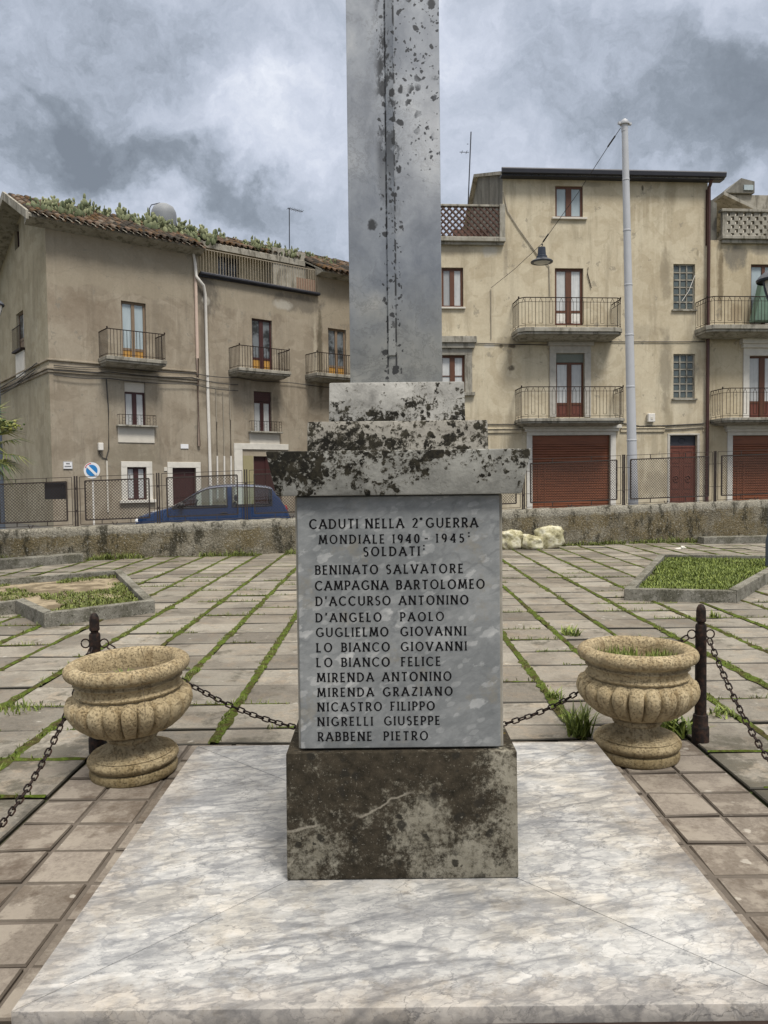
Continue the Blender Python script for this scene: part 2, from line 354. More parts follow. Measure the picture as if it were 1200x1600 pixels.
def f_paver(n):
    r = n.island(); g = n.noise(1.8, 6, .66); h = n.con(n.noise(38, 7, .8), 2.0)
    col = n.ramp(r, (0, (.16, .144, .12)), (.25, (.235, .217, .183)), (.6, (.325, .303, .26)), (.85, (.265, .24, .20)), (1, (.19, .168, .136)))
    col = n.mix(h, n.mix(1, col, (.55, .54, .53), 'MULTIPLY'), n.mix(1, col, (1.35, 1.34, 1.32), 'MULTIPLY'))
    col = n.mix(n.mul(n.step(g, .46, .60), .6), col, n.mix(1, col, (.58, .55, .53), 'MULTIPLY'))
    pk = n.step(n.noise(4.5, 6, .7, n.v('ADD', n.co(), (8, 1, 0))), .50, .64); col = n.mix(n.mul(pk, .45), col, n.mix(1, col, (1.32, 1.16, 1.0), 'MULTIPLY'))
    wl = n.spots(15, .06, .42, n.warp(.05, 26, None, 5), .42, .4)
    col = n.mix(n.mul(n.mul(wl, n.step(n.noise(2.6, 4), .46, .58)), .8), col, (.46, .44, .39))
    fl = n.step(n.noise(95, 4, .7), .63, .70); col = n.mix(n.mul(fl, .5), col, (.44, .42, .38))
    mo = n.mul(n.step(n.add(n.noise(3.2, 8, .76, n.v('ADD', n.co(), (5, 5, 0))), n.step(n.xyz()[1], 4.7, 4.2, 0, .11)), .53, .66), .75); col = n.mix(mo, col, (.058, .052, .032))
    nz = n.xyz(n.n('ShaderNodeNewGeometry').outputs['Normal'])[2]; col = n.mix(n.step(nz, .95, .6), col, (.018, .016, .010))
    return n.mix(.86, (0, 0, 0), col), h, n.step(h, 0, 1, .50, .72)
def f_tile(n):
    r = n.island(); g = n.noise(4, 8, .74); h = n.con(n.noise(55, 6, .78), 2.0)
    col = n.ramp(r, (0, (.165, .142, .118)), (.4, (.215, .188, .16)), (.75, (.26, .23, .198)), (1, (.185, .158, .131)))
    col = n.mix(h, n.mix(1, col, (.60, .58, .56), 'MULTIPLY'), n.mix(1, col, (1.3, 1.3, 1.3), 'MULTIPLY'))
    col = n.mix(n.mul(n.step(g, .48, .58), .7), col, (.32, .285, .24))
    col = n.mix(n.mul(n.step(n.noise(3, 7, .7, n.v('ADD', n.co(), (3, 1, 4))), .50, .62), .65), col, (.085, .062, .045))
    wl = n.spots(15, .05, .35, n.warp(.05, 25, None, 5), .25, .4); col = n.mix(n.mul(wl, .65), col, (.46, .43, .38))
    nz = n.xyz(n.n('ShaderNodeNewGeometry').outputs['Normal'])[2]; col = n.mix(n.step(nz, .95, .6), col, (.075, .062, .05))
    return n.mix(.9, (0, 0, 0), col), h, .62
def f_soil(n):
    a = n.noise(9, 6, .65); b = n.noise(1.4, 4)
    col = n.mix(n.step(a, .35, .65), (.035, .030, .022), (.085, .075, .05))
    return n.mix(n.mul(n.step(b, .42, .6), n.step(n.noise(14, 5), .4, .6)), col, (.055, .085, .02)), a, .95
def f_moss(n):
    a = n.noise(7, 6, .7); b = n.noise(45, 4, .7)
    col = n.ramp(n.con(a, 1.8), (.15, (.050, .038, .020)), (.38, (.075, .068, .022)), (.58, (.088, .128, .018)), (.85, (.15, .20, .033)))
    return n.mix(n.step(b, .35, .7), n.mix(1, col, (.55, .55, .5), 'MULTIPLY'), col), b, .95
def f_concrete(n):
    a = n.con(n.noise(4, 8, .72), 1.8); b = n.noise(38, 6, .78)
    col = n.ramp(a, (.1, (.085, .080, .064)), (.45, (.165, .158, .134)), (.85, (.27, .262, .23)))
    col = n.mix(n.mul(n.step(n.noise(2.7, 6, .72), .48, .60), .7), col, (.062, .060, .040))
    col = n.mix(n.mul(n.step(b, .535, .60), .8), col, (.040, .039, .030))
    col = n.mix(n.mul(n.step(n.noise(55, 6, .72, n.v('ADD', n.co(), (2, 0, 0))), .57, .63), .65), col, (.40, .39, .34))
    return col, b, .9
def f_trim(n):
    a = n.con(n.noise(2.6, 8, .72), 1.8); st = n.noise(5, 6, .7, n.stretch(1, 1, .2))
    col = n.ramp(a, (.1, (.19, .175, .145)), (.5, (.30, .285, .245)), (.9, (.41, .395, .35)))
    return n.mix(n.mul(n.step(st, .50, .62), .65), col, (.085, .078, .062)), n.noise(30, 6, .75), .9
def f_wall(n):
    p = n.xyz(); a = n.con(n.noise(1.9, 9, .74), 1.7); b = n.noise(24, 7, .8); st = n.noise(3.2, 8, .72, n.stretch(1, 1, .42))
    col = n.ramp(a, (.10, (.075, .064, .042)), (.38, (.155, .136, .098)), (.6, (.235, .212, .162)), (.9, (.32, .30, .25)))
    brn = n.step(n.noise(1.3, 6, .65, n.v('ADD', n.co(), (9, 2, 4))), .46, .58); col = n.mix(n.mul(brn, .6), col, (.155, .118, .052))
    h_ = n.sub(p[2], n.add(.565, n.mul(p[0], .0185)))             # rough pale crust of the coping
    top = n.step(n.add(h_, n.mul(n.sub(n.noise(7, 7, .75), .5), .35)), -.10, -.03); col = n.mix(n.mul(top, .75), col, (.33, .315, .27))
    col = n.mix(n.mul(n.step(st, .50, .60), .85), col, (.030, .028, .019))
    rock = n.voro(15, n.warp(.10, 14, None, 5), 'DISTANCE_TO_EDGE'); col = n.mix(n.mul(n.step(rock, .07, .0), .45), col, (.03, .027, .02))
    col = n.mix(n.mul(n.step(b, .545, .62), .75), col, (.42, .405, .355)); col = n.mix(n.mul(n.step(n.noise(36, 7, .78, n.v('ADD', n.co(), (3, 3, 3))), .54, .60), .8), col, (.028, .027, .02))
    return col, n.add(b, rock), .95
def plaster(lo, mid, hi, stain, blobs=(), band=None, streak=.5):
    def fn(n):
        p = n.xyz(); a = n.con(n.noise(.6, 8, .66, None, .6), 1.8); b = n.con(n.noise(3.0, 8, .74), 1.8); st = n.noise(1.5, 7, .68, n.stretch(1.6, 1, .16))
        fval = n.add(n.mul(a, .68), n.mul(b, .32))
        col = n.ramp(fval, (.22, lo), (.48, mid), (.78, hi))
        col = n.mix(n.mul(n.step(st, .49, .64), streak), col, stain)
        st2 = n.noise(2.3, 6, .65, n.stretch(1.3, 1, .12)); col = n.mix(n.mul(n.step(st2, .54, .64), .6), col, hi)
        patch = n.step(n.noise(.8, 3, .45, n.v('ADD', n.co(), (7, 1, 3)), 1.2), .52, .56); col = n.mix(n.mul(patch, .38), col, hi)
        patch2 = n.step(n.noise(1.1, 3, .5, n.v('ADD', n.co(), (1, 4, 8)), 1.0), .56, .60); col = n.mix(n.mul(patch2, .42), col, lo)
        if band:
            k = n.step(n.add(p[2], n.mul(n.sub(n.noise(1.2, 4, .6), .5), .7)), band[0] - .04, band[0] + .05); col = n.mix(n.mul(k, band[1]), col, band[2])
        for (u, z, su, sz, am, bc) in blobs:
            q = n.add(n.m('POWER', n.m('DIVIDE', n.m('ABSOLUTE', n.sub(p[0], u)), su), 2.0), n.m('POWER', n.m('DIVIDE', n.m('ABSOLUTE', n.sub(p[2], z)), sz), 2.0))
            k = n.mul(n.step(n.add(q, n.mul(n.sub(n.noise(3.5, 6, .7, n.stretch(1, 1, .55)), .5), 2.6)), 1.0, .1), am)
            col = n.mix(k, col, bc)
        los = n.noise(2.0, 9, .72, n.v('ADD', n.co(), (11, 3, 6))); lk = n.step(los, .605, .618); col = n.mix(n.mul(lk, .7), col, tuple(.5 * x + .5 * y for x, y in zip(stain, (.30, .28, .24))))
        crack = n.voro(.55, n.warp(.5, 1.6, None, 6), 'DISTANCE_TO_EDGE'); col = n.mix(n.mul(n.step(crack, .006, .0), .35), col, stain)
        g = n.noise(14, 5, .7); col = n.mix(n.step(g, .4, .7), n.mix(1, col, (.92, .92, .91), 'MULTIPLY'), col)
        return col, n.sub(n.noise(9, 6, .7), lk), .92
    return fn
def f_wood(c):
    def fn(n):
        g = n.noise(12, 6, .6, n.stretch(3, 3, .25)); return n.mix(g, tuple(x * .55 for x in c), tuple(x * 1.35 for x in c)), g, None
    return fn
def f_curtain(n):
    p = n.xyz(); fold = n.noise(22, 3, .5, n.stretch(1, 1, .06)); lace = n.noise(6, 5, .6)
    rn = n.n('ShaderNodeObjectInfo').outputs['Random']; c = n.mix(n.add(n.mul(fold, .6), n.mul(lace, .4)), (.30, .32, .33), (.78, .79, .78))
    return n.mix(n.mul(n.m('POWER', rn, 2.0), .55), c, (.10, .11, .12)), None, None
def f_dimglass(n): return n.mix(n.step(n.noise(2.2, 4, .6), .4, .6), (.03, .035, .04), (.16, .18, .20)), None, None
def f_blue_pane(n): return n.mix(n.noise(4, 4, .6, n.stretch(1, 1, .3)), (.24, .30, .33), (.46, .53, .56)), None, None
def f_garage(n):
    p = n.xyz(); g = n.noise(2, 6, .7, n.stretch(.5, 1, 3)); st = n.noise(4, 5, .7, n.stretch(.3, 1, 5))
    col = n.mix(g, (.14, .045, .022), (.28, .100, .046)); col = n.mix(n.mul(n.step(st, .52, .7), .6), col, (.05, .018, .012))
    return col, n.noise(20, 4), .5
def f_tileroof(n):
    r = n.island(); a = n.noise(4, 6, .7); col = n.ramp(n.add(n.mul(r, .4), n.mul(a, .6)), (.3, (.028, .026, .023)), (.5, (.060, .051, .042)), (.62, (.12, .078, .055)), (.75, (.16, .145, .12)))
    return n.mix(n.mul(n.step(n.noise(1.8, 5, .7), .48, .62), .75), col, (.115, .062, .022)), a, .95
def f_leaf(lo, hi):
    def fn(n): return n.mix(n.island(), lo, hi), None, .6
    return fn
def f_cactus(n):
    r = n.island(); return n.mix(n.noise(8, 4), n.ramp(r, (0, (.035, .055, .024)), (.5, (.10, .13, .06)), (1, (.23, .25, .13))), n.ramp(r, (0, (.08, .10, .045)), (1, (.32, .33, .19)))), None, .7
def f_sack(n):
    a = n.noise(5, 6, .65); w_ = n.noise(60, 3, .6, n.stretch(1, 1, 2.5)); col = n.ramp(a, (.34, (.13, .115, .06)), (.46, (.36, .335, .20)), (.60, (.56, .54, .42)))
    col = n.mix(n.mul(n.step(n.noise(9, 5, .7), .56, .66), .6), col, (.20, .15, .095)); return col, n.add(n.noise(11, 6, .7), n.mul(w_, .2)), .7
def f_iron(n): a = n.noise(30, 5, .7); return n.mix(n.step(a, .4, .7), (.010, .008, .008), (.048, .026, .018)), a, .65
def f_carpaint(n): d = n.noise(7, 5, .6); return n.mix(n.mul(d, .5), (.005, .024, .085), (.012, .040, .115)), None, n.step(d, .3, .7, .16, .28)
def f_gauze(n): return n.mix(n.noise(5, 5), (.10, .17, .13), (.20, .28, .23)), None, None

MT = {}
MT['platform'] = mat('veined white marble', f_platform, .4, .05, .002)
MT['panel'] = mat('grey marble', f_panel, .38, .04, .002)
MT['shaft'] = mat('weathered grey marble', f_shaft, .45, .1, .003)
MT['cap'] = mat('lichen marble cap', lichen_stone((.29, .29, .27), lambda n, p: n.add(n.step(p[2], 1.45, 1.585, .22, .50), n.step(p[0], .36, -.25, -.16, .17)), .56), .85, .4, .006)
MT['step'] = mat('lichen marble step', lichen_stone((.285, .27, .24), lambda n, p: n.add(.47, n.step(p[2], 1.69, 1.60, 0, .12)), .57), .85, .4, .006)
MT['step_top'] = mat('lichen marble upper step', lichen_stone((.36, .355, .335), lambda n, p: n.add(n.step(p[2], 1.81, 1.70, .20, .46), n.step(p[0], -.12, .12, -.12, .16)), .58), .85, .4, .006)
MT['block'] = mat('blackened plinth stone', f_block, .85, .5, .006)
MT['core'] = flat('dirty mortar', (.27, .255, .22), .9, .45, 22)
MT['letter'] = flat('black letter paint', (.007, .007, .008), .8, .4, 60, 0, .08)
MT['riser'] = flat('stained riser', (.17, .115, .09), .9, .4)
MT['urn'] = mat('cast stone', f_urn, .9, .9, .006)
MT['paver'] = mat('stone paver', f_paver, .88, .45, .008, spec=.5)
MT['tile'] = mat('clay paving tile', f_tile, .8, .3, .004)
MT['soil'] = mat('joint soil', f_soil, .95, .6, .01)
MT['moss'] = mat('joint moss', f_moss, .95, .8, .012)
MT['concrete'] = mat('kerb concrete', f_concrete, .9, .5, .008)
MT['wall'] = mat('rough rendered wall', f_wall, .95, .8, .03)
MT['iron'] = mat('rusty black iron', f_iron, .65, .3, .002, .2, spec=.25)
MT['fence'] = flat('fence paint', (.035, .026, .022), .6, .4, 20, .2)
MT['galv'] = flat('grey painted pole', (.41, .425, .455), .5, .12, 3)
MT['lampblack'] = flat('lamp enamel', (.030, .038, .055), .35, .2, 5, .3)
MT['postblue'] = flat('post paint', (.06, .075, .10), .5, .2, 5)
MT['lampglass'] = flat('lamp glass', (.62, .62, .58), .25, .1)
MT['white_pvc'] = flat('white pvc', (.66, .64, .60), .5, .15, 6)
MT['pink_pvc'] = flat('pinkish pvc', (.55, .43, .36), .6, .2, 4)
MT['grey_pipe'] = flat('grey conduit', (.30, .27, .22), .7, .25, 5)
MT['brown_pipe'] = flat('brown downpipe', (.070, .030, .026), .45, .25, 5)
MT['dark_metal'] = flat('dark sheet metal', (.030, .032, .042), .5, .3, 4, .3)
MT['cable'] = flat('cable sheath', (.05, .047, .045), .7, .2)
MT['wood'] = mat('brown window wood', f_wood((.105, .042, .022)), .5, .1, .003)
MT['wood_dark'] = mat('dark red window wood', f_wood((.052, .018, .018)), .5, .1, .003)
MT['wood_grey'] = mat('weathered taupe wood', f_wood((.20, .145, .10)), .7, .15, .003)
MT['wood_yellow'] = mat('yellow varnished wood', f_wood((.42, .23, .055)), .6, .15, .003)
MT['door'] = mat('red brown door wood', f_wood((.135, .045, .030)), .45, .15, .003)
MT['curtain'] = mat('curtained pane', f_curtain, .12, 0, .01, spec=.5)
MT['dimpane'] = mat('dark window pane', f_dimglass, .06, 0, .01, spec=.6)
MT['bluepane'] = mat('pale blue pane', f_blue_pane, .10, 0, .01, spec=.5)
MT['garage'] = mat('rusty red shutter', f_garage, .5, .2, .004)
MT['roof'] = mat('mossy roof tile', f_tileroof, .95, .4, .01)
MT['stone_trim'] = mat('grey stone trim', f_trim, .9, .25, .006)
MT['pale_trim'] = flat('pale stone trim', (.42, .40, .36), .85, .35, 6)
MT['mortar'] = flat('tile mortar', (.105, .088, .072), .95, .4, 20)
MT['white_trim'] = flat('dirty white trim', (.60, .58, .53), .8, .25, 5)
MT['cream'] = flat('cream panel', (.56, .53, .47), .8, .15, 5)
MT['cactus'] = mat('prickly pear skin', f_cactus, .7)
MT['grass'] = mat('grass blade', f_leaf((.055, .085, .012), (.22, .27, .055)), .6)
MT['moss_blade'] = mat('weed blade', f_leaf((.055, .075, .014), (.19, .22, .052)), .6)
MT['palm'] = mat('palm leaf', f_leaf((.025, .055, .018), (.26, .27, .07)), .5)
MT['bark'] = flat('fibrous bark', (.10, .075, .05), .95, .5, 14)
MT['sack'] = mat('woven sack', f_sack, .7, .8, .02)
MT['carpaint'] = mat('blue car paint', f_carpaint, .25, 0, .01, .2, .6, 1.0)
MT['black_plastic'] = flat('black plastic', (.022, .023, .026), .55, .25)
MT['seat'] = flat('seat cloth', (.05, .052, .06), .9, .3)
MT['tyre'] = flat('tyre rubber', (.02, .02, .02), .85, .3)
MT['rim'] = flat('wheel steel', (.30, .30, .31), .4, .2, 8, .6)
MT['headlight'] = flat('headlight lens', (.62, .64, .66), .15, .15)
MT['redlens'] = flat('red lens', (.28, .012, .012), .2, .2)
MT['bedsoil'] = mat('dry bed earth', lambda n: (n.mix(n.step(n.noise(3, 6, .7), .42, .6), (.13, .105, .07), (.30, .25, .175)), n.noise(18, 6, .7), .95), .95, .8, .02)
MT['road'] = mat('grey asphalt', lambda n: (n.mix(n.noise(3, 6, .7), (.055, .054, .052), (.12, .117, .11)), n.noise(60, 4, .7), .9), .9, .4, .006)
MT['earth'] = mat('far earth', lambda n: (n.mix(n.noise(.05, 6, .7), (.07, .075, .04), (.16, .14, .09)), n.noise(2, 6), .95), .95)
MT['white_sign'] = flat('white sign face', (.74, .75, .77), .4, .08)
MT['blue_sign'] = flat('blue sign face', (.02, .20, .50), .4, .1)
MT['red_sign'] = flat('red sign face', (.55, .05, .06), .4, .1)
MT['tank'] = flat('grey tank plastic', (.20, .215, .235), .6, .15, 3)
MT['gauze'] = mat('green netting', f_gauze, .9)
MT['glassblock'] = flat('glass block', (.085, .105, .105), .12, .45, 7)
MT['terracotta'] = flat('terracotta lattice', (.085, .052, .042), .9, .4, 6)
def glass(name, tint, k=.25):
    m = bpy.data.materials.new(name); m.use_nodes = True; t = m.node_tree; t.nodes.clear(); n = N(t)
    a = n.n('ShaderNodeBsdfTransparent'); a.inputs[0].default_value = tint + (1,)
    g = n.n('ShaderNodeBsdfGlossy'); g.inputs['Roughness'].default_value = .03
    fr = n.n('ShaderNodeFresnel'); fr.inputs[0].default_value = 1.5
    mx = n.n('ShaderNodeMixShader'); n.set(mx.inputs[0], n.m('MINIMUM', n.add(fr.outputs[0], k - .1), 1.0))
    t.links.new(a.outputs[0], mx.inputs[1]); t.links.new(g.outputs[0], mx.inputs[2])
    t.links.new(mx.outputs[0], n.n('ShaderNodeOutputMaterial').inputs[0]); return m
MT['carglass'] = glass('car glass', (.78, .84, .82), .16)

# ================================================================== SETTING: ground
WALL_A = math.atan(.2); WALL = Plane(-4.81, 15.54, WALL_A)
def wall_top(u): return .615 + .0185 * (u + 2.7)
mb = MB(); mb.face((-400, -60, -.06), (400, -60, -.06), (400, 900, -.06), (-400, 900, -.06))
struct(mb.build('ground', MT['earth']))
mb = MB()
a, b_, c_, d_ = WALL.w(-14, .3, -.02), WALL.w(22, .3, .52), WALL.w(22, 26, .62), WALL.w(-14, 26, -.02)
mb.face(a, b_, c_, d_); struct(mb.build('road', MT['road']))
def ground_y(x): return 15.54 + .2 * (x + 4.81)
mb = MB(); mb.face((-14, -3, -.022), (16, -3, -.022), (16, ground_y(16) + .1, -.022), (-14, ground_y(-14) + .1, -.022))
struct(mb.build('plaza_ground', MT['soil']))

PX0, PP = -1.0, .532          # long joints
PY0, PQ = 4.63, .4975         # cross joints
TX0, TX1, TY1 = -1.62, 1.73, 4.36
mb = MB()
def slab(x0, x1, y0, y1, top, th=.05):
    tp = rnd.uniform(-.006, .004); j = lambda: tp + rnd.uniform(-.005, .005)
    z = [top + j() for _ in range(4)]; e = .006
    P = [(x0, y0), (x1, y0), (x1, y1), (x0, y1)]; Q = [(x0 + e, y0 + e), (x1 - e, y0 + e), (x1 - e, y1 - e), (x0 + e, y1 - e)]
    b = len(mb.v)
    mb.v += [(p[0], p[1], -.02) for p in P] + [(p[0], p[1], z[i] - .006) for i, p in enumerate(P)] + [(p[0], p[1], z[i]) for i, p in enumerate(Q)]
    for r in (0, 4):
        for i in range(4):
            k = (i + 1) % 4; mb.f.append((b + r + i, b + r + k, b + r + 4 + k, b + r + 4 + i))
    mb.f.append((b + 8, b + 9, b + 10, b + 11))
for i in range(-19, 20):
    for k in range(-8, 30):
        g = .021; x0, x1 = PX0 + i * PP + g + rnd.uniform(-.006, .006), PX0 + (i + 1) * PP - g + rnd.uniform(-.006, .006)
        y0, y1 = PY0 + k * PQ + .013 + rnd.uniform(-.006, .005), PY0 + (k + 1) * PQ - .013 + rnd.uniform(-.005, .006)
        if min(ground_y(x0), ground_y(x1)) < y1 - .15 or y0 < -.5: continue
        if y0 < TY1 and x1 > TX0 and x0 < TX1:
            if y1 < TY1 + .05 or y0 < TY1 - .2:
                if x0 < TX0 - .12: x1 = TX0 - .02
                elif x1 > TX1 + .12: x0 = TX1 + .02
                elif y1 > TY1 + .1: y0 = TY1 + .015
                else: continue
            else: y0 = TY1 + .012
        slab(x0, x1, y0, y1, 0.0)
struct(mb.build('pavement', MT['paver']))
mb = MB()
xs = [-1.62, -1.378, -1.125, -.872]; xr = [.965, 1.222, 1.48, 1.73]
ys = [4.345 - .252 * k for k in range(0, 19)]
cols = [(xs[i], xs[i + 1]) for i in range(3)] + [(xr[i], xr[i + 1]) for i in range(3)] + [(-.872 + .2624 * i, -.872 + .2624 * (i + 1)) for i in range(7)]
for (x0, x1) in cols:
    for k in range(18):
        y1, y0 = ys[k], ys[k + 1]
        if x0 > -.9 and x1 < 1.0 and y1 < 3.8 and y0 > 2.1: continue
        slab(x0 + .008, x1 - .008, y0 + .009, y1 - .009, .002)
struct(mb.build('path', MT['tile']))
mb = MB(); mb.face((TX0, -2, -.007), (TX1, -2, -.007), (TX1, TY1 - .01, -.007), (TX0, TY1 - .01, -.007)); struct(mb.build('path_ground', MT['mortar']))

# moss in the joints: ragged low ribbons over the gaps
def ribbon(mb, p, q, w0, seed, cut=.25, h=.010, thick=.0):
    L = (Vector(q) - Vector(p)).length; n = max(2, int(L / .06)); d = (Vector(q) - Vector(p)) / L; s = Vector((-d.y, d.x, 0))
    prev = None
    for i in range(n + 1):
        t = i / n; c = Vector(p).lerp(Vector(q), t)
        g = noise.noise(Vector((c.x * 1.3 + seed, c.y * 1.3, seed))) * .5 + .5
        k = noise.noise(Vector((c.x * 9, c.y * 9 + seed, 4.))) * .5 + .5
        wd = w0 * (thick + (1 - thick) * max(0, (g - cut) / (1 - cut)) * 1.9) * (.55 + .9 * k)
        if wd < .004: prev = None; continue
        o1 = wd * (.5 + .35 * noise.noise(Vector((c.x * 14, c.y * 14, seed + 9)))); o2 = wd * (.5 + .35 * noise.noise(Vector((c.x * 14, c.y * 14, seed + 19))))
        cur = (c + s * o1 + Vector((0, 0, .003)), c + Vector((0, 0, h * (.6 + .8 * k))), c - s * o2 + Vector((0, 0, .003)))
        if prev:
            mb.face(prev[0], prev[1], cur[1], cur[0]); mb.face(prev[1], prev[2], cur[2], cur[1])
        prev = cur
mb = MB()
for i in range(-12, 16):
    x = PX0 + i * PP
    y0 = TY1 if TX0 < x < TX1 else 2.0
    ribbon(mb, (x, y0, 0), (x, ground_y(x) - .02, 0), .066, i * 3.1, .0, .012, .5)
for k in range(-6, 26):
    y = PY0 + k * PQ
    xa, xb = (-8, 9)
    if y < TY1: ribbon(mb, (-6, y, 0), (TX0 - .02, y, 0), .05, k * 5.3 + 50, .2); ribbon(mb, (TX1 + .02, y, 0), (6, y, 0), .04, k * 5.3 + 70, .3); continue
    ribbon(mb, (xa, y, 0), (xb, y, 0), .030, k * 5.3 + 50, .50, .008)
stuff(mb.build('moss', MT['moss'], smooth=True), 'green and brown moss filling the joints between the stone pavers', 'moss')

def blade(mb, x, y, z, h, w_, lean, az):
    dx, dy = math.cos(az), math.sin(az); sx, sy = -dy * w_, dx * w_
    p1 = (x + dx * lean * .35, y + dy * lean * .35, z + h * .6); p2 = (x + dx * lean, y + dy * lean, z + h)
    b = len(mb.v)
    mb.v += [(x - sx, y - sy, z), (x + sx, y + sy, z), (p1[0] + sx * .8, p1[1] + sy * .8, p1[2]), (p1[0] - sx * .8, p1[1] - sy * .8, p1[2]), p2]
    mb.f += [(b, b + 1, b + 2, b + 3), (b + 3, b + 2, b + 4)]
def tuft(mb, x, y, z, n, r, h, w_=.004, spread=1.0):
    for _ in range(n):
        a = rnd.uniform(0, 6.283); q = r * math.sqrt(rnd.random())
        blade(mb, x + q * math.cos(a), y + q * math.sin(a), z, h * rnd.uniform(.5, 1.1), w_ * rnd.uniform(.6, 1.3), h * spread * rnd.uniform(.1, 1.1), rnd.uniform(0, 6.283))
mb = MB()
for i in range(-9, 11):                               # little weeds rooted along the joints
    x = PX0 + i * PP; y = 2.2
    while y < 13:
        y += rnd.uniform(.008, .028) * (1 + y / 7)
        if TX0 < x < TX1 and y < TY1: continue
        g = noise.noise(Vector((x * 1.3 + i * 3.1, y * 1.3, i * 3.1)))
        if g > -.12 and rnd.random() < .75: tuft(mb, x + rnd.gauss(0, .016), y, .0, rnd.randint(2, 7), .022, rnd.uniform(.012, .032) * (1 + max(0, g)), .0035)
for k in range(-5, 16):
    y = PY0 + k * PQ
    if y < 2: continue
    x = -6
    while x < 7:
        x += rnd.uniform(.02, .08)
        if (TX0 - .03 < x < TX1 + .03) and y < TY1: continue
        g = noise.noise(Vector((x * 1.3 + k * 5.3 + 50, y * 1.3, k * 5.3 + 50)))
        if g > .08: tuft(mb, x, y + rnd.gauss(0, .006), 0, rnd.randint(2, 6), .02, rnd.uniform(.015, .04) * (1 + g), .0035)
for _ in range(900):                                  # weeds against the foot of the wall
    u = rnd.uniform(-3.5, 14); g = noise.noise(Vector((u * .9, 3, 7)))
    if g < -.02 and u < 8: continue
    p = WALL.w(u, -rnd.uniform(.02, .28), 0); tuft(mb, p.x, p.y, -.01, 7, .06, rnd.uniform(.04, .13) * (1 + max(0, g)), .008)
stuff(mb.build('joint_weeds', MT['moss_blade']), 'small green weeds and grass sprouting from paving joints and wall foot', 'weeds')

def weed(loc, n, h, w_, spread, label, r=.04):
    m = MB(); tuft(m, 0, 0, -.01, n, r, h, w_, spread); o = m.build('weed', MT['grass']); o.location = loc
    return tag(o, label, 'weed', 'weeds growing in the paving')
p = ground(905, 1150); weed((p.x, p.y, 0), 90, .19, .007, 1.0, 'tall grassy weed behind the right rear corner of the marble platform', .07)
p = ground(868, 1092); weed((p.x, p.y, 0), 40, .09, .005, 1.1, 'weed under the chain left of the grass-filled urn', .05)
p = ground(893, 992); weed((p.x, p.y, 0), 60, .09, .010, 1.3, 'leafy weed in a joint behind the left side of the grass-filled urn', .09)
p = ground(1058, 1142); weed((p.x, p.y, 0), 90, .11, .011, 1.2, 'broad weed between the foot of the grass-filled urn and the iron post', .11)
p = ground(1128, 1118); weed((p.x, p.y, 0), 50, .06, .007, 1.6, 'flat weed in a joint right of the iron post near the grass-filled urn', .08)
p = ground(35, 1108); weed((p.x, p.y, 0), 90, .06, .005, .8, 'grassy weed patch between pavers left of the weedy urn', .14)
p = ground(1118, 965); weed((p.x, p.y, 0), 40, .09, .006, .7, 'small upright grass clump in front of the grassy planting bed', .05)

# ================================================================== MONUMENT
MX, MY, PZ = .05, 2.96, .14
mon = thing('war_memorial', 'marble war memorial with a black lettered panel and a tall obelisk on a stepped base', 'monument', (MX, MY, 0))
ox = lambda hw: (-hw, hw)
mb = MB(); PH = 1.03; PB = 1.0; IN = .30; PT = .048
c4 = [(-PH, -PH), (PH, -PH), (PH, PB - .04), (-PH, PB - .04)]; i4 = [(-IN, -IN), (IN, -IN), (IN, IN), (-IN, IN)]
for k in range(4):
    a, b = Vector(c4[k] + (0,)), Vector(c4[(k + 1) % 4] + (0,)); ci, di = Vector(i4[k] + (0,)), Vector(i4[(k + 1) % 4] + (0,))
    e = (b - a).normalized() * .0014
    mb.prism([tuple((a + e)[:2]), tuple((b - e)[:2]), tuple((di - e)[:2]), tuple((ci + e)[:2])], PZ - PT, PZ)
mb.build('platform', MT['platform'], mon, bevel=.004, seg=2, smooth=True)
mb = MB(); mb.box(-PH + .035, PH - .035, -PH + .035, PB - .075, -.02, PZ - PT - .002); mb.build('platform_riser', MT['riser'], mon)
def rings(mb, hw0, hw1, z0, z1):
    mb.prism([(-hw0, -hw0), (hw0, -hw0), (hw0, hw0), (-hw0, hw0)], z0, z1, [(-hw1, -hw1), (hw1, -hw1), (hw1, hw1), (-hw1, hw1)])
FR = lambda d: Plane(MX, MY - d, 0.0)
zt = lambda x, y, d: FR(d).uv(x, y)[1]
HB, HC, HP = .395, .352, .372
zb = zt(630, 1176, HB)
def worn(mb, name, m, hw, bev):
    """stone block with slightly chipped edges"""
    o = mb.build(name, m, mon, bevel=bev, seg=2, smooth=True); return o
mb = MB(); rings(mb, HB, HB - .003, PZ + .002, zb); worn(mb, 'pedestal_block', MT['block'], HB, .006)
zp = zt(623, 773, HP)
mb = MB(); rings(mb, HC, HC, zb + .001, zp); mb.build('pedestal_core', MT['core'], mon, bevel=.004)
PF = Plane(MX, MY - HP, 0)
pu0, pu1 = PF.uv(467, 1000)[0], PF.uv(781.5, 1000)[0]
mb = MB(); mb.box(pu0, pu1, -HP, -HC - .001, zb + .008, zp - .004)
panel = mb.build('inscription_panel', MT['panel'], mon, bevel=.003)
mb = MB(); mb.box(pu0 + .01, pu1 - .01, HC + .001, HP, zb + .008, zp - .004); mb.build('rear_panel', MT['panel'], mon, bevel=.003)
zc0, zc1 = zt(620, 773.5, .41), zt(617, 703, .437)
mb = MB(); rings(mb, .408, .437, zc0, zc1); worn(mb, 'cap', MT['cap'], .43, .007)
z1 = zt(617, 657.5, .31); mb = MB(); rings(mb, .312, .310, zc1 + .001, z1); worn(mb, 'step', MT['step'], .3, .006)
z2 = zt(617, 596.8, .24); mb = MB(); rings(mb, .241, .238, z1 + .001, z2); worn(mb, 'step', MT['step_top'], .2, .006)
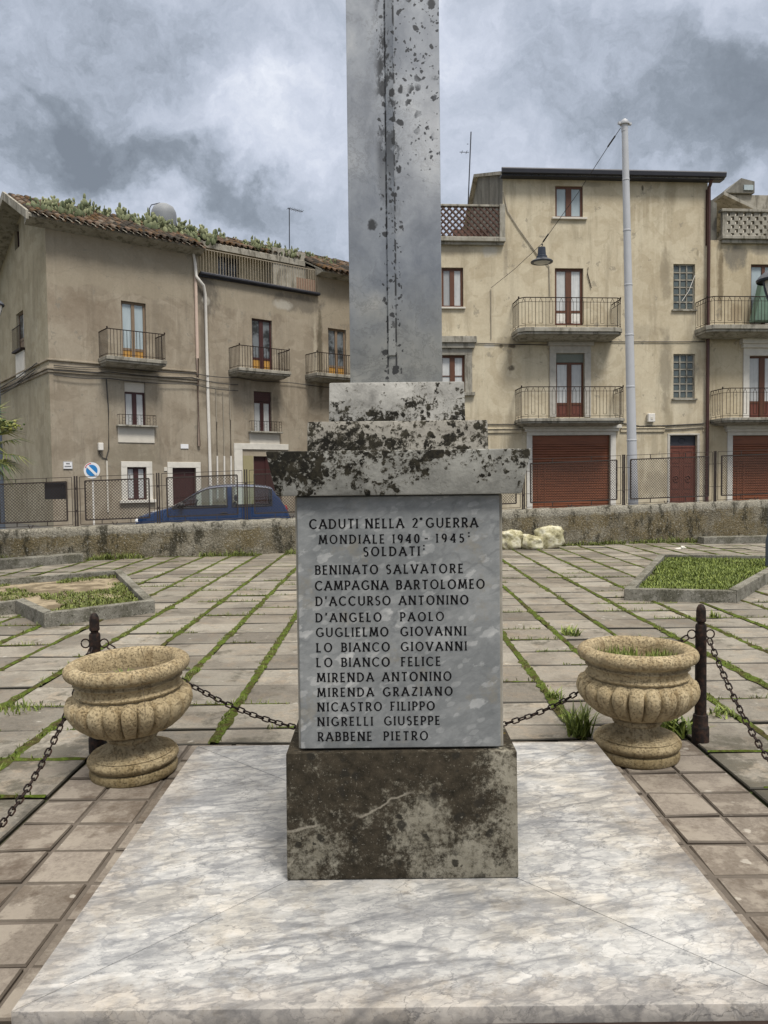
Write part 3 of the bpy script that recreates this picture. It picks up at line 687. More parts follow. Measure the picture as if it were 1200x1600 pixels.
mb = MB(); rings(mb, .1665, .164, z2 + .001, 4.6)
b = len(mb.v); mb.v += [(0, 0, 4.85)]; mb.f += [(b - 4 + i, b - 4 + (i + 1) % 4, b) for i in range(4)]
mb.build('obelisk', MT['shaft'], mon, bevel=.004, seg=2, smooth=True)
fz = zt(614, 556, .167)
mb = MB(); mb.box(-.028, .0, -.1745, -.160, fz, 4.3); mb.build('relief_strip', MT['shaft'], mon, bevel=.002)

# ---- lettering: hand-drawn stroke capitals with small flared ends (1 unit high)
def arc(cx, cy, rx, ry, a0, a1, n=14):
    return [(cx + rx * math.cos(R(a0 + (a1 - a0) * i / n)), cy + ry * math.sin(R(a0 + (a1 - a0) * i / n))) for i in range(n + 1)]
O_ = [arc(.46, .5, .39, .46, 90, 450, 30)]
def bowl(x, y0, y1, w_): return [(x, y1)] + arc(x + w_ - (y1 - y0) / 2 * .9, (y0 + y1) / 2, (y1 - y0) / 2 * .9, (y1 - y0) / 2, 90, -90, 10) + [(x, y0)]
GL = {
 'A': (.84, [[(.03, 0), (.42, .97)], [(.42, .97), (.81, 0)], [(.17, .33), (.67, .33)]]), 'B': (.62, [[(.1, 0), (.1, 1)], bowl(.1, .52, .95, .43), bowl(.1, .05, .52, .48)]),
 'C': (.84, [arc(.48, .5, .41, .46, 42, 318, 22)]), 'D': (.80, [[(.1, 0), (.1, 1)], [(.1, .95), (.30, .95)] + arc(.30, .5, .42, .45, 90, -90, 16) + [(.1, .05)]]),
 'E': (.54, [[(.1, 0), (.1, 1)], [(.1, .95), (.50, .95)], [(.1, .5), (.44, .5)], [(.1, .05), (.52, .05)]]), 'F': (.52, [[(.1, 0), (.1, 1)], [(.1, .95), (.50, .95)], [(.1, .5), (.43, .5)]]),
 'G': (.88, [arc(.48, .5, .41, .46, 45, 320, 22), [(.80, .42), (.80, .12)], [(.58, .42), (.84, .42)]]), 'I': (.2, [[(.1, 0), (.1, 1)]]),
 'L': (.52, [[(.1, 0), (.1, 1)], [(.1, .05), (.50, .05)]]), 'M': (.98, [[(.08, 0), (.17, 1)], [(.17, .98), (.49, .12)], [(.49, .12), (.81, .98)], [(.81, 1), (.90, 0)]]),
 'N': (.82, [[(.1, 0), (.1, 1)], [(.1, .97), (.72, .03)], [(.72, 0), (.72, 1)]]), 'O': (.92, O_), 'P': (.58, [[(.1, 0), (.1, 1)], bowl(.1, .44, .95, .45)]),
 'R': (.66, [[(.1, 0), (.1, 1)], bowl(.1, .48, .95, .44), [(.30, .48), (.62, 0)]]),
 'S': (.56, [arc(.28, .735, .20, .225, 35, 270, 12)[:-1] + arc(.28, .265, .215, .245, 90, -145, 12)]), 'T': (.66, [[(.33, 0), (.33, 1)], [(.03, .95), (.63, .95)]]),
 'U': (.80, [[(.1, 1), (.1, .38)] + arc(.40, .36, .30, .32, 180, 360, 14) + [(.70, 1)]]), 'V': (.80, [[(.03, 1), (.40, .03)], [(.40, .03), (.77, 1)]]),
 'Z': (.66, [[(.06, .95), (.60, .95)], [(.60, .95), (.06, .05)], [(.06, .05), (.62, .05)]]), "'": (.26, [[(.16, 1.02), (.10, .74)]]),
 '1': (.30, [[(.17, 0), (.17, 1)], [(.17, .97), (.05, .85)]]), '2': (.58, [arc(.28, .72, .22, .24, 165, -20, 12) + [(.06, .05), (.56, .05)]]), '4': (.64, [[(.46, 0), (.46, 1)], [(.46, .98), (.03, .30)], [(.03, .30), (.62, .30)]]),
 '5': (.56, [[(.48, .95), (.14, .95), (.10, .55)] + arc(.25, .33, .24, .27, 110, -140, 14)]), '9': (.60, [arc(.29, .68, .22, .27, 0, 360, 20), arc(.15, .60, .36, .62, 10, -62, 10)]), '0': (.62, [arc(.31, .5, .24, .46, 90, 450, 24)]),
 '-': (.5, [[(.06, .48), (.44, .48)]]), ':': (.3, [[(.15, .62), (.15, .78)], [(.15, .98), (.15, 1.14)]]), 'o': (.22, [arc(.1, .92, .07, .08, 0, 360, 10)])}
lift = [0]
def stroke(pts, w_, X, Z, y):
    P = [Vector((X(p[0]), 0, Z(p[1]))) for p in pts]
    closed = (P[0] - P[-1]).length < 1e-5
    n = len(P); lift[0] = (lift[0] + 1) % 24; yy = y - lift[0] * 2.5e-5
    lft, rgt = [], []
    straight = n == 2
    if straight:                                      # flared ends
        d = (P[1] - P[0]); P = [P[0], P[0] + d * .10, P[0] + d * .22, P[0] + d * .78, P[0] + d * .90, P[1]]; n = 6
        wf = [1.75, 1.12, .92, .92, 1.12, 1.75]
    else: wf = [1.0] * n
    for i, p in enumerate(P):
        if closed: t = (P[(i + 1) % (n - 1)] - P[(i - 1) % (n - 1)])
        else: t = P[min(i + 1, n - 1)] - P[max(i - 1, 0)]
        t.normalize(); q = Vector((-t.z, 0, t.x)); ang = abs(t.x)
        ww = w_ * (1.0 if ang < .55 else .74) * wf[i] / 2
        lft.append(p + q * ww); rgt.append(p - q * ww)
    for i in range(n - 1):
        LET.face(*[(v.x, yy, v.z) for v in (lft[i], rgt[i], rgt[i + 1], lft[i + 1])])
def word(s, px0, px1, base, cap):
    """a word cut into the panel between two survey marks, base line and cap height in panel pixels"""
    k = 360 / 1200.
    X0, zz = PF.uv(440 + px0 * k, 780 + base * k); X1 = PF.uv(440 + px1 * k, 780 + base * k)[0]
    Ht = (zt(600, 900, HP) - zt(600, 1000, HP)) / 100 * cap * k
    ws = [GL[ch][0] for ch in s]; nat = sum(ws) * Ht * .92; gap = ((X1 - X0) - nat) / max(1, len(s) - 1); sx = .92
    if gap < .10 * Ht and len(s) > 1: gap = .10 * Ht; sx = ((X1 - X0) - gap * (len(s) - 1)) / (sum(ws) * Ht)
    x = X0
    for ch in s:
        for st in GL[ch][1]:
            xx = x; jz = rnd.uniform(-.012, .012)
            stroke(st, .185 * Ht * rnd.uniform(.93, 1.07), lambda q: xx + q * Ht * sx, lambda q: zz + (q + jz) * Ht, -HP - .0006)
        x += GL[ch][0] * Ht * sx + gap
for row in ((155, 50, ('CADUTI', 145, 398), ('NELLA', 437, 637), ('2', 682, 718), ('o', 722, 735), ('GUERRA', 752, 1022)), (234, 46, ('MONDIALE', 195, 535), ('1940', 577, 718), ('-', 743, 777), ('1945:', 803, 982)),
            (300, 48, ('SOLDATI:', 427, 748)), (393, 48, ('BENINATO', 175, 502), ('SALVATORE', 545, 945)), (475, 49, ('CAMPAGNA', 175, 555), ('BARTOLOMEO', 598, 1057)),
            (556, 48, ("D'ACCURSO", 178, 567), ('ANTONINO', 612, 972)), (641, 47, ("D'ANGELO", 178, 520), ('PAOLO', 618, 845)), (718, 48, ('GUGLIELMO', 180, 556), ('GIOVANNI', 620, 960)),
            (797, 48, ('LO', 182, 263), ('BIANCO', 312, 563), ('GIOVANNI', 622, 964)), (875, 48, ('LO', 182, 264), ('BIANCO', 312, 563), ('FELICE', 623, 828)), (953, 48, ('MIRENDA', 185, 480), ('ANTONINO', 525, 884)),
            (1030, 47, ('MIRENDA', 187, 480), ('GRAZIANO', 529, 890)), (1106, 47, ('NICASTRO', 188, 522), ('FILIPPO', 568, 797)), (1182, 47, ('NIGRELLI', 188, 475), ('GIUSEPPE', 535, 824)), (1261, 48, ('RABBENE', 190, 470), ('PIETRO', 532, 762))):
    base, cap = row[:2]; LET = MB()
    for (s, a, b) in row[2:]:
        # the photo leans the lines by the camera's roll only; on the panel they are level
        word(s, a, b, base - (a - 150) * .0113, cap)
    LET.build('lettering', MT['letter'], panel)

# ================================================================== URNS, POSTS, CHAINS
def smooth(a, b, x): t = max(0, min(1, (x - a) / (b - a))); return t * t * (3 - 2 * t)
def lobes(r, z, a):
    t = abs(2 * ((a * 22 / 6.28318530718) % 1.0) - 1); zt_ = .450 - .048 * t ** 3
    k = smooth(.236, .262, z) * (1 - smooth(zt_ - .018, zt_ + .006, z)); s_ = max(0.0, 1 - t ** 4) ** .5
    return r * (1 - .115 * smooth(.24, .27, z) * (1 - smooth(.45, .462, z))) + r * .135 * k * s_
def prof(pts, sub=3):
    out = []
    for i in range(len(pts) - 1):
        p0, p1, p2, p3 = pts[max(i - 1, 0)], pts[i], pts[i + 1], pts[min(i + 2, len(pts) - 1)]
        for k in range(sub):
            t = k / sub
            out.append(tuple(.5 * (2 * p1[j] + (p2[j] - p0[j]) * t + (2 * p0[j] - 5 * p1[j] + 4 * p2[j] - p3[j]) * t * t + (3 * p1[j] - p0[j] - 3 * p2[j] + p3[j]) * t ** 3) for j in (0, 1)))
    return out + [pts[-1]]
def make_urn(loc, label, tilt=(0, 0), rot=0):
    t = thing('stone_urn', label, 'planter urn', loc, rot, 'cast stone urns behind the memorial')
    t.rotation_euler = (tilt[0], tilt[1], rot); t.scale = (.925, .925, .965)
    mb = MB(); mb.lathe([(.0, 0), (.226, 0)] + prof([(.234, .008), (.238, .028), (.234, .050), (.222, .057)]) + [(.220, .061)] + prof([(.232, .064), (.246, .085), (.242, .106), (.226, .114)]) + [(.224, .118)] + prof([(.228, .122), (.19, .137), (.148, .155), (.126, .176), (.121, .190)]) , 64, cap=False)
    mb.build('foot', MT['urn'], t, smooth=True, auto=50)
    mb = MB(); mb.lathe([(.0, .188), (.122, .189)] + prof([(.136, .195), (.140, .207), (.134, .218), (.124, .222)]) + [(.0, .224)], 48, cap=False); mb.build('stem_ring', MT['urn'], t, smooth=True)
    mb = MB(); mb.lathe([(.0, .221), (.13, .221)] + prof([(.14, .226), (.17, .236), (.235, .262), (.292, .305), (.326, .352), (.336, .395), (.322, .435), (.292, .458)], 4) + [(.288, .462)], 176, lobe=lobes, cap=False)
    mb.build('bowl', MT['urn'], t, smooth=True, auto=60)
    mb = MB(); mb.lathe([(.27, .460), (.288, .4605), (.291, .468), (.284, .474), (.276, .480), (.2775, .505), (.285, .511), (.293, .515), (.290, .521), (.280, .524), (.281, .533), (.294, .539)] + prof([(.300, .544), (.326, .556), (.337, .578), (.332, .600), (.312, .616), (.286, .620), (.262, .608), (.250, .585), (.246, .55), (.245, .50)]), 64, cap=False)
    mb.build('rim', MT['urn'], t, smooth=True, auto=50)
    mb = MB(); mb.lathe([(.0, .527), (.1, .525), (.2, .52), (.252, .512)], 32, cap=False); mb.build('soil', MT['bedsoil'], t, smooth=True)
    return t
UL = (-1.312, 3.935, .002); UR = (1.348, 4.085, .002)
make_urn(UL, 'cast stone urn holding a single small weed, left of the memorial', (R(.8), R(-2.2)), .3)
make_urn(UR, 'cast stone urn full of grass, right of the memorial', (0, R(.4)), 1.1)
m = MB()
for _ in range(900):
    a, q = rnd.uniform(0, 6.283), .245 * math.sqrt(rnd.random()); x, y = q * math.cos(a), q * math.sin(a)
    if noise.noise(Vector((x * 7, y * 7, 2))) < -.15: continue
    blade(m, x, y, .515, rnd.uniform(.03, .085), rnd.uniform(.002, .004), rnd.uniform(.0, .05), rnd.uniform(0, 6.283))
for a in (2.2, 2.5, 2.9): blade(m, .17 * math.cos(a), .17 * math.sin(a), .515, .15, .002, .03, a)
o = m.build('grass_tuft', MT['grass']); o.location = UR; o.scale = (.925, .925, .965); tag(o, 'green grass growing in the urn right of the memorial', 'grass')
m = MB()
for _ in range(26):
    a = rnd.uniform(0, 6.283); blade(m, -.02 + .02 * math.cos(a), -.06 + .02 * math.sin(a), .525, rnd.uniform(.02, .055), rnd.uniform(.005, .009), rnd.uniform(.02, .06), a)
o = m.build('weed', MT['grass']); o.location = UL; o.scale = (.925, .925, .965); tag(o, 'small green seedling in the middle of the left urn', 'weed')
m = MB(); m.tube([(.10, -.02, .52), (.085, -.03, .60), (.06, -.035, .69)], .0013, 4); m.tube([(.11, .02, .52), (.12, .05, .585), (.16, .07, .59)], .0013, 4)
o = m.build('dry_stalk', MT['bark']); o.location = UL; o.scale = (.925, .925, .965); tag(o, 'thin dry brown stalk sticking up from the left urn', 'dry stalk')
m = MB(); m.tube([(.12, -.30, .43), (.17, -.315, .40), (.155, -.29, .50), (.14, -.285, .56)], .0016, 4)
o = m.build('dry_twig', MT['bark']); o.location = UL; o.scale = (.925, .925, .965); tag(o, 'dead twig clinging to the outside of the left urn', 'dry twig')

def make_post(loc, label):
    t = thing('chain_post', label, 'post', loc, 0, 'iron posts that carry the chains')
    mb = MB(); mb.lathe([(.047, -.02), (.047, .085), (.044, .092), (.041, .097), (.041, .15), (.038, .157), (.032, .16), (.030, .60), (.0305, .66), (.027, .672)], 20); mb.build('shaft', MT['iron'], t, smooth=True)
    mb = MB(); mb.lathe([(.020, .672), (.021, .684), (.0275, .689), (.0280, .70), (.0265, .705), (.0265, .745), (.023, .765), (.014, .781), (.002, .787)], 20); mb.build('finial', MT['iron'], t, smooth=True)
    for s_ in (-1, 1):
        mb = MB(); mb.tube([(s_ * .052 + .024 * math.cos(k * .524), 0, .615 + .024 * math.sin(k * .524)) for k in range(13)], .0042, 6, cap=False); mb.build('ring', MT['iron'], t, smooth=True)
    return t
PLX, PLY, PRX, PRY = -1.615, 4.235, 1.78, 4.30
make_post((PLX, PLY, 0), 'rusty iron post behind the left urn')
make_post((PRX, PRY, 0), 'rusty iron post standing right of the grass-filled urn')
make_post((-1.66, 1.70, 0), 'rusty iron post at the near left corner, before the tiled strip')
make_post((1.80, 1.70, 0), 'rusty iron post at the near right corner, before the tiled strip')
lm = MB(); lk = []
for k in range(28):
    a = 2 * math.pi * k / 28; x, z = .0125 * math.cos(a), .0125 * math.sin(a); lk.append((x + (.010 if math.cos(a) > 0 else -.010), 0, z))
lm.tube(lk + [lk[0]], .0043, 6, cap=False)
def make_chain(a, b, low, name_label, bulge=lambda t_: Vector((0, 0, 0))):
    t = thing('chain', name_label, 'chain', a, 0, 'iron chains strung between the posts')
    a, b = Vector(a), Vector(b); pts = []
    za, zb_ = a.z - low, b.z - low; s_ = math.sqrt(za) / (math.sqrt(za) + math.sqrt(zb_))
    f_ = lambda t_: Vector((a.x + (b.x - a.x) * t_, a.y + (b.y - a.y) * t_, low + za * ((t_ - s_) / s_) ** 2)) + bulge(t_)
    P = [f_(i / 400) for i in range(401)]; L = [0]
    for i in range(400): L.append(L[-1] + (P[i + 1] - P[i]).length)
    n = int(L[-1] / .0375); first = None; j = 0
    for k in range(n):
        d = (k + .5) / n * L[-1]
        while L[j + 1] < d: j += 1
        c = P[j].lerp(P[j + 1], (d - L[j]) / (L[j + 1] - L[j])); tg = (P[j + 1] - P[j]).normalized()
        rot = tg.to_track_quat('X', 'Z') @ Matrix.Rotation(R(45 + rnd.uniform(-18, 18) if k % 2 else -45 + rnd.uniform(-18, 18)), 3, 'X').to_quaternion()
        if first is None: o = first = lm.build('link', MT['iron'], t, smooth=True)
        else: o = first.copy(); C.objects.link(o); o.parent = t
        o.location = c - a; o.rotation_mode = 'QUATERNION'; o.rotation_quaternion = rot
make_chain((PLX + .075, PLY, .60), (PRX - .075, PRY, .60), .05, 'rusty chain sagging behind the memorial from the left post to the right post', lambda t_: Vector((0, .10 * math.exp(-((t_ - .10) / .10) ** 2) * (1 - math.exp(-(t_ / .04) ** 2)) + .16 * math.exp(-((t_ - .89) / .10) ** 2) * (1 - math.exp(-((1 - t_) / .04) ** 2)), 0)))
make_chain((PLX, PLY - .06, .60), (-1.66, 1.75, .60), .045, 'rusty chain hanging toward the viewer from the post behind the left urn')
make_chain((PRX + .02, PRY - .06, .60), (1.80, 1.75, .60), .045, 'rusty chain hanging toward the viewer from the post right of the grass-filled urn')

# ================================================================== PLANTING BEDS AND KERBS
def kerb(name, poly, label, cat, h=.15, w_=.11, closed=True, parent_label=None, group=None):
    t = thing(name, label, cat, (poly[0][0], poly[0][1], 0), 0, group)
    n = len(poly); V = [Vector(p) for p in poly]; inner = []
    for i in range(n):
        d0 = (V[i] - V[i - 1]).normalized(); d1 = (V[(i + 1) % n] - V[i]).normalized()
        n0, n1 = Vector((-d0.y, d0.x)), Vector((-d1.y, d1.x)); bis = (n0 + n1).normalized(); inner.append(V[i] + bis * (w_ / max(.35, bis.dot(n0))))
    for i in range(n):
        k = (i + 1) % n; mb = MB(); e = (V[k] - V[i]).normalized() * .003
        mb.prism([tuple(V[i] + e), tuple(V[k] - e), tuple(inner[k] - e), tuple(inner[i] + e)], -.02, h + rnd.uniform(-.006, .006))
        mb.build('kerb_stone', MT['concrete'], t, bevel=.008, seg=2, off=(poly[0][0], poly[0][1], 0))
    return t, inner
def inside(p, poly):
    c = False; n = len(poly)
    for i in range(n):
        a, b = poly[i], poly[i - 1]
        if (a[1] > p[1]) != (b[1] > p[1]) and p[0] < (b[0] - a[0]) * (p[1] - a[1]) / (b[1] - a[1]) + a[0]: c = not c
    return c
LB = [(-3.58, 8.0), (-2.66, 8.83), (-4.15, 12.05), (-7.7, 9.45), (-5.7, 7.5), (-4.32, 8.93)]
RB = [(2.93, 9.36), (4.17, 9.05), (5.75, 11.25), (8.6, 11.6), (8.8, 12.6), (4.86, 13.55)]
_, LI = kerb('bed_kerb', LB, 'concrete kerb around the patchy earth bed on the left', 'kerb', group='concrete kerbs of the planting beds')
_, RI = kerb('bed_kerb', RB, 'concrete kerb around the green grass bed on the right', 'kerb', group='concrete kerbs of the planting beds')
def bed(poly, z, name, m, step=.12):
    mb = MB(); xs_ = [p[0] for p in poly]; ys_ = [p[1] for p in poly]
    x0, x1, y0, y1 = min(xs_), max(xs_), min(ys_), max(ys_); nx, ny = int((x1 - x0) / step) + 1, int((y1 - y0) / step) + 1
    idx = {}
    for i in range(nx + 1):
        for j in range(ny + 1):
            x, y = x0 + i * step, y0 + j * step; idx[i, j] = len(mb.v); mb.v.append((x, y, z + .025 * noise.noise(Vector((x * 2.2, y * 2.2, 1))) + .012 * noise.noise(Vector((x * 9, y * 9, 1)))))
    for i in range(nx):
        for j in range(ny):
            if inside((x0 + (i + .5) * step, y0 + (j + .5) * step), poly): mb.f.append((idx[i, j], idx[i + 1, j], idx[i + 1, j + 1], idx[i, j + 1]))
    return struct(mb.build(name, m, smooth=True))
grow = lambda poly, k: [(sum(p[0] for p in poly) / len(poly) * (1 - k) + p[0] * k, sum(p[1] for p in poly) / len(poly) * (1 - k) + p[1] * k) for p in poly]
bed(grow([tuple(p) for p in LI], 1.015), .07, 'earth_ground', MT['bedsoil']); bed(grow([tuple(p) for p in RI], 1.015), .075, 'soil_ground', MT['soil'])
m = MB(); LIt, RIt = [tuple(p) for p in LI], [tuple(p) for p in RI]
while len(m.f) < 46000:
    x, y = rnd.uniform(2.9, 7.6), rnd.uniform(9, 13.6)
    if not inside((x, y), RIt): continue
    g = noise.noise(Vector((x * 2.0, y * 2.0, 3))) + .5 * noise.noise(Vector((x * 6, y * 6, 5)))
    if rnd.random() > .75 + g * .5: continue
    blade(m, x, y, .06, rnd.uniform(.03, .075) * (1 + .55 * g), rnd.uniform(.004, .011), rnd.uniform(.0, .06), rnd.uniform(0, 6.283))
stuff(m.build('grass', MT['grass']), 'lush green grass filling the right planting bed', 'grass')
m = MB()
for _ in range(42000):
    x, y = rnd.uniform(-7, -2.7), rnd.uniform(8.0, 12)
    if not inside((x, y), LIt): continue
    g = noise.noise(Vector((x * 1.1 + 3, y * .9, 3))) + .5 * noise.noise(Vector((x * 4, y * 4, 5))) + .22 * (x + 4.4)
    if g < -.06: continue
    blade(m, x, y, .065, rnd.uniform(.015, .05), rnd.uniform(.004, .010), rnd.uniform(.0, .05), rnd.uniform(0, 6.283))
stuff(m.build('bed_grass', MT['moss_blade']), 'thin patchy grass and moss on the left earth bed', 'grass')
def low_kerb(p, q, w_, h, label, m='concrete'):
    p, q = Vector(p), Vector(q); d = (q - p).normalized(); s_ = Vector((-d.y, d.x)) * w_
    t = MB(); t.prism([tuple(p), tuple(q), tuple(q + s_), tuple(p + s_)], -.02, h); o = t.build('concrete_kerb', MT[m], None, bevel=.015, seg=2, off=(p.x, p.y, 0)); o.location = (p.x, p.y, 0)
    return tag(o, label, 'kerb', 'low concrete kerbs near the wall')
a, b = ground(130, 879), ground(0, 890); d = (b - a).xy.normalized()
low_kerb(a.xy + d * 3, a.xy, .35, .17, 'low concrete kerb at the foot of the wall on the far left')
a = ground(1100, 850); b = ground(1200, 848); low_kerb(a.xy, a.xy + (b - a).xy.normalized() * 4, .3, .15, 'low concrete kerb at the foot of the wall on the far right')
p = ground(1063, 857); m = MB(); m.box(-.11, .12, -.05, .05, 0, .012); m.prism([(-.02, -.06), (.1, -.03), (.06, .05)], .012, .04)
o = m.build('paper_scrap', MT['white_trim'], bevel=.003); o.location = p; o.rotation_euler = (.05, -.1, .4); tag(o, 'scrap of white paper on the paving near the wall', 'litter')

# ================================================================== RETAINING WALL AND FENCE
mb = MB(); U0, U1, DU = -6.0, 17.0, .07
nu = int((U1 - U0) / DU); zs = [-.06, .08, .2, .32, .44, .56, .68, .80, .90, .97, 1.0]; idx = {}
for i in range(nu + 1):
    u = U0 + i * DU; ht = wall_top(u) + .022 * noise.noise(Vector((u * 1.7, 2, 2))) + .018 * noise.noise(Vector((u * 6, 2, 5)))
    for j, k in enumerate(zs):
        z = k * ht; dpt = .016 * noise.noise(Vector((u * 3, z * 4, 1))) + .012 * noise.noise(Vector((u * 10, z * 11, 4))) + (.02 if j >= 9 else 0) * (j - 8)
        idx[i, j] = len(mb.v); mb.v.append((u, dpt, z))
    for j, dp in enumerate((.12, .24, .36)):
        idx[i, 11 + j] = len(mb.v); mb.v.append((u, dp, ht + .008 + .012 * noise.noise(Vector((u * 7, dp * 9, 8)))))
    idx[i, 14] = len(mb.v); mb.v.append((u, .37, -.06))
for i in range(nu):
    for j in range(14): mb.f.append((idx[i, j], idx[i + 1, j], idx[i + 1, j + 1], idx[i, j + 1]))
o = mb.build('retaining_wall', MT['wall'], smooth=True, auto=60); o.location = WALL.o; o.rotation_euler = (0, 0, WALL_A)
tag(o, 'low rough rendered wall with dark stains carrying the wire fence', 'wall')

fence = thing('wire_fence', 'dark iron fence of framed wire mesh panels on top of the low wall', 'fence', WALL.o, WALL_A)
FY = .18
fb = lambda u: wall_top(u) + .045
ft = lambda u: wall_top(u) + .985 + .013 * (u + 2.7)
def fpost(u):
    mb = MB(); mb.box(u - .035, u - .008, FY - .012, FY + .012, wall_top(u) - .05, ft(u) + .02); mb.box(u + .008, u + .035, FY - .012, FY + .012, wall_top(u) - .05, ft(u) + .02)
    mb.box(u - .008, u + .008, FY - .01, FY + .008, fb(u) + .25, fb(u) + .30); mb.box(u - .008, u + .008, FY - .01, FY + .008, fb(u) + .70, fb(u) + .75)
    mb.build('post', MT['fence'], fence)
def fpanel(u0, u1):
    mb = MB(); r = .0075
    q = lambda u, k: (u, FY, fb(u) + (ft(u) - fb(u)) * k)
    P = [q(u0, 0), q(u1, 0), q(u1, 1), q(u0, 1)]
    for i in range(4): mb.bar(P[i], P[(i + 1) % 4], r)
    a, b = u0 + .10, u1 - .10; I = [q(a, .09), q(b, .09), q(b, .91), q(a, .91)]
    for i in range(4): mb.bar(I[i], I[(i + 1) % 4], .019)
    for k in (.28, .75):
        mb.bar(q(u0 - .05, k), q(a, k), r); mb.bar(q(b, k), q(u1 + .05, k), r)
    for k in (.25, .7):
        u = a + (b - a) * k; mb.bar(q(u, 0), q(u, .09), .010); mb.bar(q(u, .91), q(u, 1), .010)
    u = a + (b - a) * .45; mb.bar((u, FY, wall_top(u) - .02), (u - .05, FY, fb(u) + .03), .010); mb.bar((u, FY, wall_top(u) - .02), (u + .05, FY, fb(u) + .03), .010)
    pn = mb.build('panel', MT['fence'], fence)
    m = MB(); s_ = .062; hgt = lambda u: (fb(u) + (ft(u) - fb(u)) * .09, fb(u) + (ft(u) - fb(u)) * .91)
    z0, z1 = hgt((a + b) / 2); H_ = z1 - z0; sl = .0185
    for sg in (1, -1):
        k = -int(H_ / s_) - 1
        while True:
            x0 = a + k * s_
            if x0 > b: break
            k += 1
            lo, hi = max(x0, a), min(x0 + H_, b)
            if hi - lo < .02: continue
            def pt(x):
                f_ = (x - x0) / H_; f_ = f_ if sg > 0 else 1 - f_
                zz0, zz1 = hgt(x); return (x, FY + .002 * sg, zz0 + (zz1 - zz0) * f_)
            m.tube([pt(lo), pt(hi)], .0046, 3, cap=False)
    m.build('wire_mesh', MT['fence'], pn)
edges = [-4.6, -2.98, -1.37, .22, 1.995, 4.05, 6.1, 8.15, 10.61, 12.97, 15.4]
for e in edges: fpost(e)
for a, b in zip(edges, edges[1:]): fpanel(a + .075, b - .075)
u0, u1, z0, z1 = WALL.rect(70, 754, 103, 780, FY + .06)
mb = MB(); mb.box(u0, u1, FY + .045, FY + .055, z0, z1); mb.box(u1 - .07, u1 - .05, FY + .03, FY + .045, z0 + .02, z1 - .02); o = mb.build('sheet_panel', MT['dark_metal'], bevel=.003)
o.location = WALL.o; o.rotation_euler = (0, 0, WALL_A); tag(o, 'small dark metal sheet fixed to the wire fence at the far left', 'metal sheet')

# ---- tall painted steel pole
a, zp1 = WALL.uv(976, 192, .75); b = WALL.uv(990, 796, .75)[0]; pz0 = wall_top(b) - .45
pole = thing('steel_pole', 'tall pale grey tapering steel pole behind the fence', 'pole', WALL.w(b, .75, pz0), WALL_A)
H_ = zp1 - pz0; lean = (a - b) / H_
def pr(t): return .122 - .05 * t
mb = MB(); ring = []; sec = [0, .06, .21, .345, .475, .60, .735, .86, 1.0]
mb.lathe([(pr(i / 40), H_ * i / 40) for i in range(41)], 20); mb.v = [(v[0] + lean * v[2], v[1], v[2]) for v in mb.v]; mb.build('shaft', MT['galv'], pole, smooth=True)
mb = MB()
for k in sec[1:-1]: mb.lathe([(pr(k) + .001, H_ * k - .02), (pr(k) + .008, H_ * k - .012), (pr(k) + .008, H_ * k + .012), (pr(k) + .001, H_ * k + .02)], 20, cx=lean * H_ * k, cap=False)
mb.build('joint_collars', MT['galv'], pole, smooth=True)
mb = MB(); mb.lathe([(.075, -.05), (.078, .10), (.115, .11), (.115, .15), (.08, .17), (.075, .20), (.03, .24)], 16, cx=lean * H_, cz=H_ - .15); mb.box(lean * H_ - .165, lean * H_ + .165, -.03, .03, H_ - .04, H_ + .01); mb.build('top_bracket', MT['galv'], pole, smooth=True)
POLE_TOP = WALL.w(b + lean * H_ - .1, .75, zp1 - .12)

# ---- street lamps at the frame's sides
def street_lamp(loc, hgt, label, r=.22):
    t = thing('street_lamp', label, 'street lamp', loc, 0, 'post lamps with dome hoods')
    mb = MB(); mb.lathe([(.10, -.1), (.10, .5), (.09, .55), (.072, .62), (.066, 2.2), (.055, hgt - .9), (.05, hgt - .45)], 16); mb.build('post', MT['postblue'], t, smooth=True)
    mb = MB(); mb.lathe([(r + .06, hgt - .03), (r + .07, hgt), (r + .03, hgt + .05), (r - .06, hgt + .13), (.05, hgt + .19), (.02, hgt + .24), (.001, hgt + .25)], 24, cap=False); mb.build('hood', MT['lampblack'], t, smooth=True)
    for k in range(4):
        a = k * math.pi / 2 + .3; c, s_ = math.cos(a), math.sin(a); mb = MB()
        mb.tube([(c * x, s_ * x, hgt + z) for x, z in ((r + .02, -.02), (r, -.12), (r - .05, -.25), (r - .12, -.36), (.05, -.46))], .014, 6); mb.build('arm', MT['lampblack'], t, smooth=True)
    mb = MB(); mb.lathe([(.02, hgt - .26), (.10, hgt - .22), (.14, hgt - .1), (.15, hgt - .02)], 18); mb.build('lamp_bowl', MT['lampglass'], t, smooth=True)
    return t
p = ground(4, 866); zl = EYE + (757 - 478) / 1200 * p.y; street_lamp((p.x, p.y, 0), zl, 'blue grey post lamp at the left edge beside the palm', .125)
d = ray(1211, 437); k = 11.9 / d.y; street_lamp((d.x * k, 11.9, 0), EYE + d.z * k, 'dome hooded post lamp at the right edge of the picture', .20)

